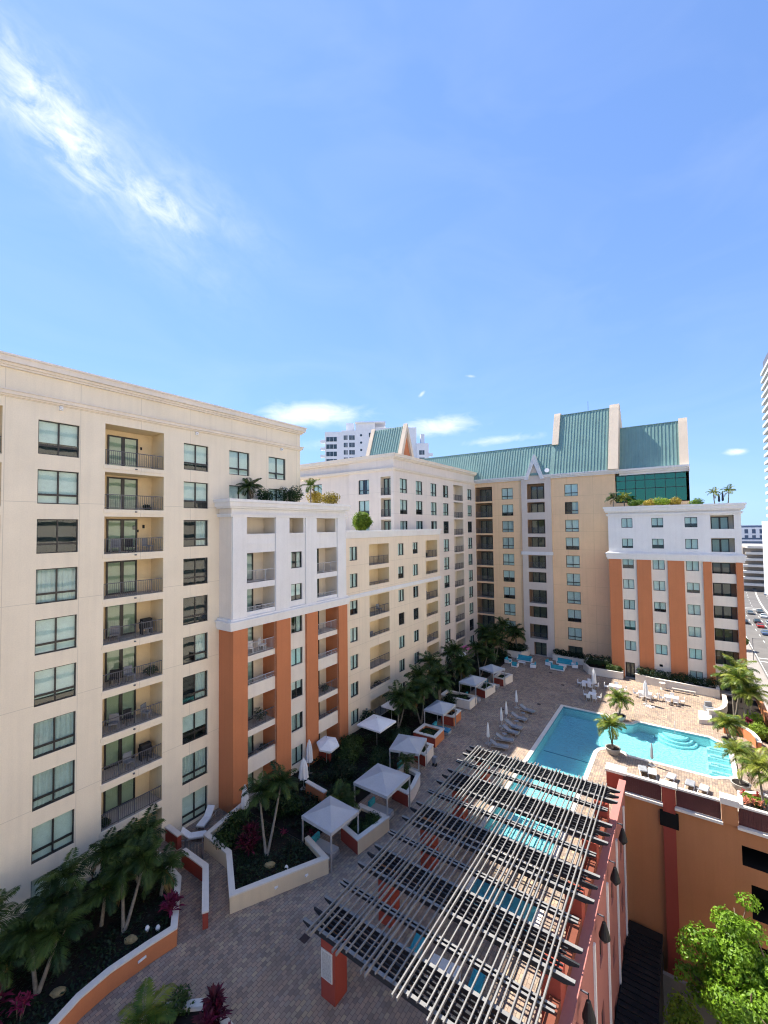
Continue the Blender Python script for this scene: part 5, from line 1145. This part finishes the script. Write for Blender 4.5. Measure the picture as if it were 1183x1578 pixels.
for i, x in enumerate((4.1, 4.5)): closed_umbrella((x, 74.2, 25.0), ['left', 'right'][i] + ' dark closed umbrella between the thin roof palms', 1.6 + .3 * i, M('canvas_navy', (.03, .035, .06), .8), .14)
tag(obj('satellite_dish', MB().lathe([(.03, 0), (.25, .05), (.4, .16)], 14).mesh('satellite_dish', furW), None, (-18.9, 76.0, 31.9), rot=(R(70), 0, R(10))), 'small round white dish on the back wing eave', 'dish')
# leafy tree in the pit
tr = thing('leafy_tree', 'bright leafy tree rising from the pit at the lower right', 'tree', (2.4, 34.2, GZ))
b = MB().tube([(0, 0, 0), (.15, .1, 3), (0, .2, 6), (.1, 0, 9)], [.38, .3, .24, .15], 9)
RT = random.Random(3); bl = []; tips = []
for k in range(13):
    a_ = k * 2.4 + RT.uniform(-.3, .3); z1 = RT.uniform(7.0, 12.0); rad = RT.uniform(1.2, 3.5) * (1.1 - abs(z1 - 9.6) / 7)
    p0 = Vector((.05, .1, RT.uniform(4, 6.5))); p2 = Vector((rad * math.cos(a_), rad * math.sin(a_), z1)); p1 = p0.lerp(p2, .5) + Vector((0, 0, .5))
    b.tube([p0, p1, p2], [.15, .09, .03], 6)
    for t in range(8):
        q = p1.lerp(p2, RT.uniform(.2, 1.1)) + Vector((RT.gauss(0, .65), RT.gauss(0, .65), RT.gauss(.1, .5))); tips.append(q); b.tube([p1.lerp(p2, .5), q], [.05, .015], 4)
for q in tips:
    s_ = RT.uniform(.38, .85); bl.append((q.x, q.y, q.z, s_ * 1.15, s_ * 1.15, s_ * .7))
    if RT.random() < .6: bl.append((q.x + RT.gauss(0, .5), q.y + RT.gauss(0, .5), q.z - RT.uniform(.3, .9), s_ * .6, s_ * .6, s_ * .4))
obj('trunk', b.mesh('trunk', barkm, True), tr)
obj('crown', leafmass(bl, 30000, .115, leaf('leaf_tree', (.025, .085, .008), (.19, .33, .022), .45, .35), 77, 'crown', .55), tr)
for i, (x, y, z, s_) in enumerate(((-.6, 34.8, GZ, 1.5), (.6, 32.6, GZ, 1.6), (3.5, 31.5, GZ, 1.6))): shrub((x, y, z + 2.2), ['left', 'middle', 'right'][i] + ' green understorey shrub below the leafy tree', s_, 2.4, plantB, 180 + i, 1800, .13)
# ------------------------------------------------------------------ drains
for i, (x, y, lb) in enumerate(((-17.75, 17.32, 'square dark drain grate in the paving by the pergola post'), (-17.3, 68.8, 'small dark drain grate before the lounge sets'), (-14.6, 64.5, 'small dark drain grate between lounge sets and pool'), (-15.6, 56.0, 'small dark drain grate near the pool corner'), (-18.9, 52.0, 'small dark drain grate between cabanas and grey loungers'))):
    o = tag(obj('drain_grate', MB().box(-.22, .22, -.22, .22, .002, .014).mesh('drain_grate', drainm), None, (x, y, 0)), lb, 'drain')
    b = MB()
    for k in range(5): b.box(-.19, .19, -.18 + k * .085, -.15 + k * .085, .014, .022)
    obj('bars', b.mesh('bars', drainm), o)
bk = thing('trash_bin', 'small dark bin at the narrow white planter', 'bin', (-19.9, 36.4, 0)); obj('body', MB().box(-.2, .2, -.2, .2, .3, .85).mesh('body', slingG), bk); obj('stand', MB().box(-.17, -.13, -.17, .17, 0, .3).box(.13, .17, -.17, .17, 0, .3).mesh('stand', rubber), bk)
# balcony furniture seen through the railings
def bplant(loc, lb, s_, m=plantD): shrub(loc, lb, s_, s_ * .9, m, int(abs(loc[1] * 31 + loc[2] * 7)), 450, .07, None, 'balcony_plant', 'plant')
def bchair(loc, rz, lb, m=slingG):
    o = thing('balcony_chair', lb, 'chair', loc, rz)
    obj('seat', cached(('bcs', m), lambda: MB().box(-.28, .28, -.28, .28, .38, .45).mesh('seat', m)), o); obj('backrest', cached(('bcb', m), lambda: MB().box(-.28, .28, .22, .28, .45, .95).mesh('backrest', m)), o)
    for x in (-.24, .24):
        for y in (-.24, .24): obj('leg', cached(('bcl', m), lambda: MB().box(-.02, .02, -.02, .02, 0, .38).mesh('leg', m)), o, (x, y, 0))
FLN = ['top', 'second', 'third', 'fourth', 'fifth', 'sixth', 'seventh', 'eighth']
for i in (2, 4, 5, 6, 7):
    for k, dy in enumerate((1.0, 2.0, 3.2)):
        if (i * 3 + k * 5) % 4 == 1: continue
        bchair((AX - .75, 12.7 + dy, 27.0 - 3 * i), R(90 + 30 * k - 30), ['left', 'middle', 'right'][k] + ' dark chair on the %s balcony down of the left wing' % FLN[i], (slingG, beamm)[(i + k) % 2])
bplant((AX - .5, 13.2, 3.0), 'pot plant at the left end of the ninth balcony down of the left wing', .4); bplant((AX - 1.2, 16.0, 24.0), 'pot plant in the corner of the second balcony down of the left wing', .35)
for i, (z, lb) in enumerate(((6.0, 'black barbecue grill on the eighth balcony down of the left wing'), (15.0, 'dark cabinet on the fifth balcony down of the left wing'))):
    o = tag(obj('balcony_grill', MB().box(-.4, .4, -.25, .25, .4, .85).box(-.35, .35, -.2, .2, .86, 1.1).box(-.35, -.3, -.2, .2, 0, .4).box(.3, .35, -.2, .2, 0, .4).mesh('balcony_grill', beamm), None, (AX - .9, 15.9, z), R(90)), lb, 'grill')
for i, (dy, z, k) in enumerate(((3.1, 28.6, .2), (2.6, 22.6, .3), (2.9, 22.4, .2), (3.3, 22.7, .25))): W(A, 'wall_ornament', MB().box(AX - 1.79, AX - 1.74, 12.7 + dy, 12.7 + dy + k * .6, z, z + k), beamm)
bplant((AX - .6, 16.1, 12.0), 'leafy pot plant on the sixth balcony down of the left wing', .5)
bchair((FX - .7, 23.6, 12.0), R(60), 'white chair on the upper left terracotta framed balcony', furW); bchair((FX - .7, 24.9, 12.0), R(120), 'second white chair on the upper left terracotta framed balcony', furW)
bplant((FX - .7, 24.6, 6.0), 'large dark plant on the left terracotta balcony above the palms', .75); bplant((FX - .7, 24.9, 3.0), 'dark plant on the lowest left terracotta balcony', .6); bplant((FX - .7, 32.6, 6.0), 'dark plant on the right terracotta framed balcony', .6)
bplant((BX - .8, 42.9, 3.0), 'dark plant on the lowest left balcony of the peach wing', .7); bplant((BX - .8, 55.0, 18.1), 'dark plant on the top right balcony of the peach wing', .55); bchair((BX - .8, 42.0, 9.0), R(90), 'dark chair on a middle left balcony of the peach wing'); bchair((BX - .8, 43.3, 12.1), R(90), 'dark chair on an upper left balcony of the peach wing'); bchair((BX - .8, 55.5, 12.1), R(90), 'dark chair on an upper right balcony of the peach wing')
bchair((FX - .7, 24.7, 15.0), R(80), 'dark chair on the white upper left bay balcony', beamm)
# ------------------------------------------------------------------ far buildings
dg = MATS.get('far_glass') or M('far_glass', (.035, .06, .075), .15, .2, .5, spec=.6)
def far_block(name, label, ax, P, u0, u1, z0, z1, back, cols, floors, fh, ww, wh, m=tower_w, slabs=(), zt=None):
    o = thing(name, label, 'building', ((u0 + u1) / 2, P, 0))
    b = MB().box(u0, u1, P, P + back, z0, z1); W(o, 'wall', b, m)
    for x in cols:
        for i in range(floors):
            z = (zt or z1) - 1.2 - i * fh
            wd = obj('window', cached(('fw', ww, wh), lambda: MB().box(0, ww, -.12, .0, -wh, 0).mesh('window', dg)), o, (x - o.location.x, P - .003 - o.location.y, z))
            obj('frame', cached(('ff', ww, wh), lambda: MB().box(ww / 2 - .06, ww / 2 + .06, -.2, -.121, -wh, 0).box(-.1, ww + .1, -.2, -.001, -wh - .15, -wh).mesh('frame', tower_w)), wd)
    return o
# condominium tower behind (turned 30 degrees), built in its own frame then rotated about its base
T_ = thing('condo_tower', 'white condominium tower with stacked balconies far behind the pale wing', 'building', (-112, 139.5, GZ), R(35))
def tp(name, mb, m): return obj(name, mb.mesh(name, m), T_)
for nm, (xa, xb, zt) in dict(a=(-12.5, -5.5, 62.7), b=(-5.5, 0.4, 63.2), c=(.4, 8.6, 66.2), d=(8.6, 26, 64.4), e=(26, 31, 57.5)).items():
    tp('wall', MB().box(xa, xb - .003, 0 if nm not in 'd' else 1.0, 16, 0, zt - GZ), tower_w)
tp('penthouse', MB().box(-3.8, -.6, 3, 7, 77, 81), tower_w); tp('penthouse', MB().box(28, 29.6, 3, 6, 71, 76), tower_w); tp('roof_slab', MB().box(.2, 13, -.8, 10, 80.2, 80.7), tower_w)
for i in range(8):
    z = 62.7 - GZ - 2.2 - i * 3.1
    for xa, w, hh, dz in ((-11.9, 4.4, 2.2, 0), (-4.6, 1.6, 2.2, .6), (-2.3, 2.3, 2.2, .6), (6.0, 2.4, 2.2, 1.6), (12, 4.0, 2.2, .8), (18, 4.0, 2.2, .8), (27, 2.2, 2.2, -6)):
        y = -.06 if xa < 9 or xa > 25 else .94
        wd = obj('window', cached(('tw', w), lambda: MB().box(0, w, 0, .05, -1.9, 0).mesh('window', dg)), T_, (xa, y, z + dz)); obj('frame', cached(('twf', w), lambda: MB().box(w * .33, w * .33 + .1, -.05, -.001, -1.9, 0).box(w * .66, w * .66 + .1, -.05, -.001, -1.9, 0).mesh('frame', tower_w)), wd)
    obj('round_window', cached('trw', lambda: MB().tube([(0, -.05, 0), (0, .2, 0)], .5, 12).mesh('round_window', dg)), T_, (2.7, 0, z + .6))
    obj('balcony', cached('tbl', lambda: MB().box(0, 2.4, -1.4, -.002, 0, .25).box(0, 2.4, -1.4, -1.3, .25, 1.1).mesh('balcony', tower_w)), T_, (-14.4, 1.2, z - 2.4)); obj('balcony', CA['tbl'], T_, (8.0, -.1, z - .9)); obj('balcony', CA['tbl'], T_, (30.3, 1.2, z - 8.4))
# high tower at the right edge
T2 = thing('glass_highrise', 'very tall pale high rise cut by the right picture edge', 'building', (36, 171, GZ))
W(T2, 'wall', MB().box(25.0, 60, 172, 200, GZ, 76), M('tower_pale', (.30, .36, .37), .5, .25, .6))
for i in range(26):
    z = 74 - i * 2.6
    W(T2, 'balcony', MB().box(23.9, 50, 170.6, 171.99, z - .2, z).box(23.9, 50, 170.6, 170.7, z, z + .9), M('tower_balcony', (.40, .43, .45), .6)); W(T2, 'side_balcony', MB().box(23.7, 24.99, 173, 198, z - .2, z).box(23.7, 23.8, 173, 198, z, z + .8), M('tower_balcony', (.40, .43, .45), .6)); W(T2, 'window', MB().box(25.2, 50, 171.9, 171.98, z + .15, z + 2.1), dg)
W(T2, 'crown', MB().box(24.6, 50, 171.6, 199, 76, 79), railm)
W(T2, 'podium', MB().box(22.7, 60, 168, 200, GZ + 12, 23), tower_w)
fb = thing('office_block', 'dark blue glass office block at the far end of the street', 'building', (40, 392, GZ)); W(fb, 'wall', MB().box(31, 52, 392, 420, GZ, 20.6), M('office_blue', (.10, .14, .22), .4))
for i in range(6):
    W(fb, 'floor_band', MB().box(30.8, 52.2, 391.6, 391.99, 18 - i * 4.2, 19.2 - i * 4.2), tower_w)
for i in range(4): W(fb, 'wall_panel', MB().box(33 + i * 4, 35 + i * 4, 391.3, 391.59, 12, 18), tower_w)
gg = thing('parking_garage', 'open beige parking garage down the street on the right', 'building', (30, 300, GZ)); W(gg, 'core', MB().box(26, 48, 302, 330, GZ, 9), M('garage_core', (.22, .19, .16), .9))
for i in range(7): W(gg, 'deck_slab', MB().box(23.6 + (.7 * i), 48, 299 + .3 * i, 331, -11 + i * 3.3, -9.7 + i * 3.3), cap)
for i, (x, y, w, d, h, lb, c_) in enumerate(((-60, 420, 70, 40, 8, 'low pale roof far beyond the street on the left', (.5, .48, .46)), (60, 520, 90, 40, 20, 'pale long block on the horizon right of the street', (.5, .5, .52)), (12, 620, 40, 40, 24, 'small hazy block on the horizon over the street', (.55, .58, .62)))):
    tag(obj('distant_block', MB().box(x - w / 2, x + w / 2, y, y + d, GZ, h).mesh('distant_block', M('far_wall%d' % i, c_, .9))), lb, 'building')
# unseen blocks added across the street, bouncing sun onto the shaded facades
for i, (x, y, w, d, h, lb, c_) in enumerate(((60, -34, 30, 66, 46, 'unseen pale block added across the street for bounce light, behind the viewer', (.80, .70, .57)), (60, 38, 30, 70, 50, 'unseen cream block added across the street for bounce light, level with the pergola', (.80, .71, .58)), (62, 108, 30, 62, 44, 'unseen white block added across the street for bounce light, before the high rise', (.80, .73, .64)))):
    o = thing('bounce_block', lb, 'building', (x, y, GZ)); W(o, 'wall', MB().box(x - w / 2, x + w / 2, y - d / 2, y + d / 2, GZ, h), stucco('bounce_block%d' % i, c_))
    for k in range(int((h - GZ) / 3.2) - 1):
        obj('window_band', cached(('sbw', d), lambda: MB().box(-.06, 0, 1, d - 1, 0, .8).mesh('window_band', dg)), o, (-w / 2 - .002, -d / 2, 2.4 + k * 3.2))
# street trees and cars
for i, (x, y, s_) in enumerate(((46.5, 262, 4.5), (45, 240, 4), (40.5, 300, 4), (49, 330, 4.5), (12.4, 160, 2.2), (12.2, 185, 2.2))):
    o = thing('street_tree', ORD[i] + ' street tree along the road, counted from the parking garage', 'tree', (x, y, GZ), 0, 'street trees')
    obj('trunk', MB().tube([(0, 0, 0), (0, 0, s_)], [.2, .1], 6).mesh('trunk', barkm), o); obj('crown', leafmass([(RP.uniform(-1, 1), RP.uniform(-1, 1), s_ + RP.uniform(-.5, 1.2), s_ * .4, s_ * .4, s_ * .35) for _ in range(6)], 900, .4, plantP, 200 + i, 'crown'), o)
def car(loc, rz, lb, col):
    o = thing('parked_car', lb, 'car', loc, rz, 'cars on the street'); m = M('car_%.2f_%.2f_%.2f' % col, col, .25, .03, spec=.6)
    def body():
        b = MB(); pr = [(-2.2, .25), (2.2, .25), (2.25, .6), (2.1, .82), (1.0, .95), (-1.9, .98), (-2.2, .8)]
        for y in (-.9, .9): b.quad(*[(x, y, z) for x, z in (pr if y < 0 else pr[::-1])])
        for p, q in zip(pr, pr[1:] + pr[:1]): b.quad((p[0], -.9, p[1]), (p[0], .9, p[1]), (q[0], .9, q[1]), (q[0], -.9, q[1]))
        c_ = [(-1.5, .98), (.95, .95), (.35, 1.42), (-1.05, 1.45)]
        b.quad(*[(x, y, z) for (x, z), y in zip((c_[2], c_[3], c_[3], c_[2]), (-.72, -.72, .72, .72))]); return b.mesh('body', m)
    obj('body', cached(('cb', col), body), o)
    def gl():
        b = MB(); c_ = [(-1.7, .97), (.95, .955), (.35, 1.415), (-1.05, 1.445)]
        for y, t in ((-.85, -.72), (.85, .72)): b.quad((c_[0][0], y, c_[0][1]), (c_[1][0], y, c_[1][1]), (c_[2][0], t, c_[2][1]), (c_[3][0], t, c_[3][1]))
        b.quad((c_[1][0], -.85, c_[1][1]), (c_[1][0], .85, c_[1][1]), (c_[2][0], .72, c_[2][1]), (c_[2][0], -.72, c_[2][1])).quad((c_[0][0], -.85, c_[0][1]), (c_[0][0], .85, c_[0][1]), (c_[3][0], .72, c_[3][1]), (c_[3][0], -.72, c_[3][1])); return b.mesh('windows', dg)
    obj('windows', cached('cgl', gl), o)
    for x in (-1.35, 1.35):
        for y in (-.82, .82): obj('wheel', cached('cwh', lambda: MB().tube([(0, -.1, 0), (0, .1, 0)], .33, 12).mesh('wheel', rubber)), o, (x, y, .33))
W_, S_, K_, RD, BL, GY = (.75, .75, .76), (.42, .43, .45), (.02, .02, .025), (.35, .02, .02), (.05, .10, .22), (.16, .17, .18)
for x, y, c_, lb in ((17.3, 204, K_, 'black car in the left lane at the shadow edge'), (17.5, 227, S_, 'silver car in the left lane ahead of the black one'), (20.9, 226, GY, 'grey car beside the silver one'), (21.0, 207, K_, 'black car in the second lane behind the grey one'), (21.0, 199, RD, 'dark red car in the shaded second lane'), (20.9, 187, BL, 'blue car behind the dark red one'), (24.3, 220, W_, 'white car in the sunlit third lane'), (24.4, 231, GY, 'dark grey car ahead of the white one in the third lane'), (24.3, 206, S_, 'silver car in the third lane nearest the picture edge'), (21.0, 160, S_, 'silver car low at the right picture edge'), (24.5, 176, K_, 'black car at the right picture edge in shade'), (29.6, 329, K_, 'black car farthest up the curving street'), (30.3, 303, GY, 'dark car midway up the curving street'), (34.6, 308, RD, 'red car by the far kerb of the curving street'), (33.5, 290, W_, 'white car by the far kerb of the curving street')):
    car((x, y, GZ + .02), R(90) - (.09 if y > 280 else 0), lb, c_)
o = thing('street_sign_post', 'slim street sign post on the sidewalk past the corner block', 'sign', (14.2, 150, GZ)); obj('pole', MB().tube([(0, 0, 0), (0, 0, 6)], .08, 6).mesh('pole', railm), o); obj('arm', MB().tube([(0, 0, 5.8), (2.5, 0, 6)], .05, 5).mesh('arm', railm), o)
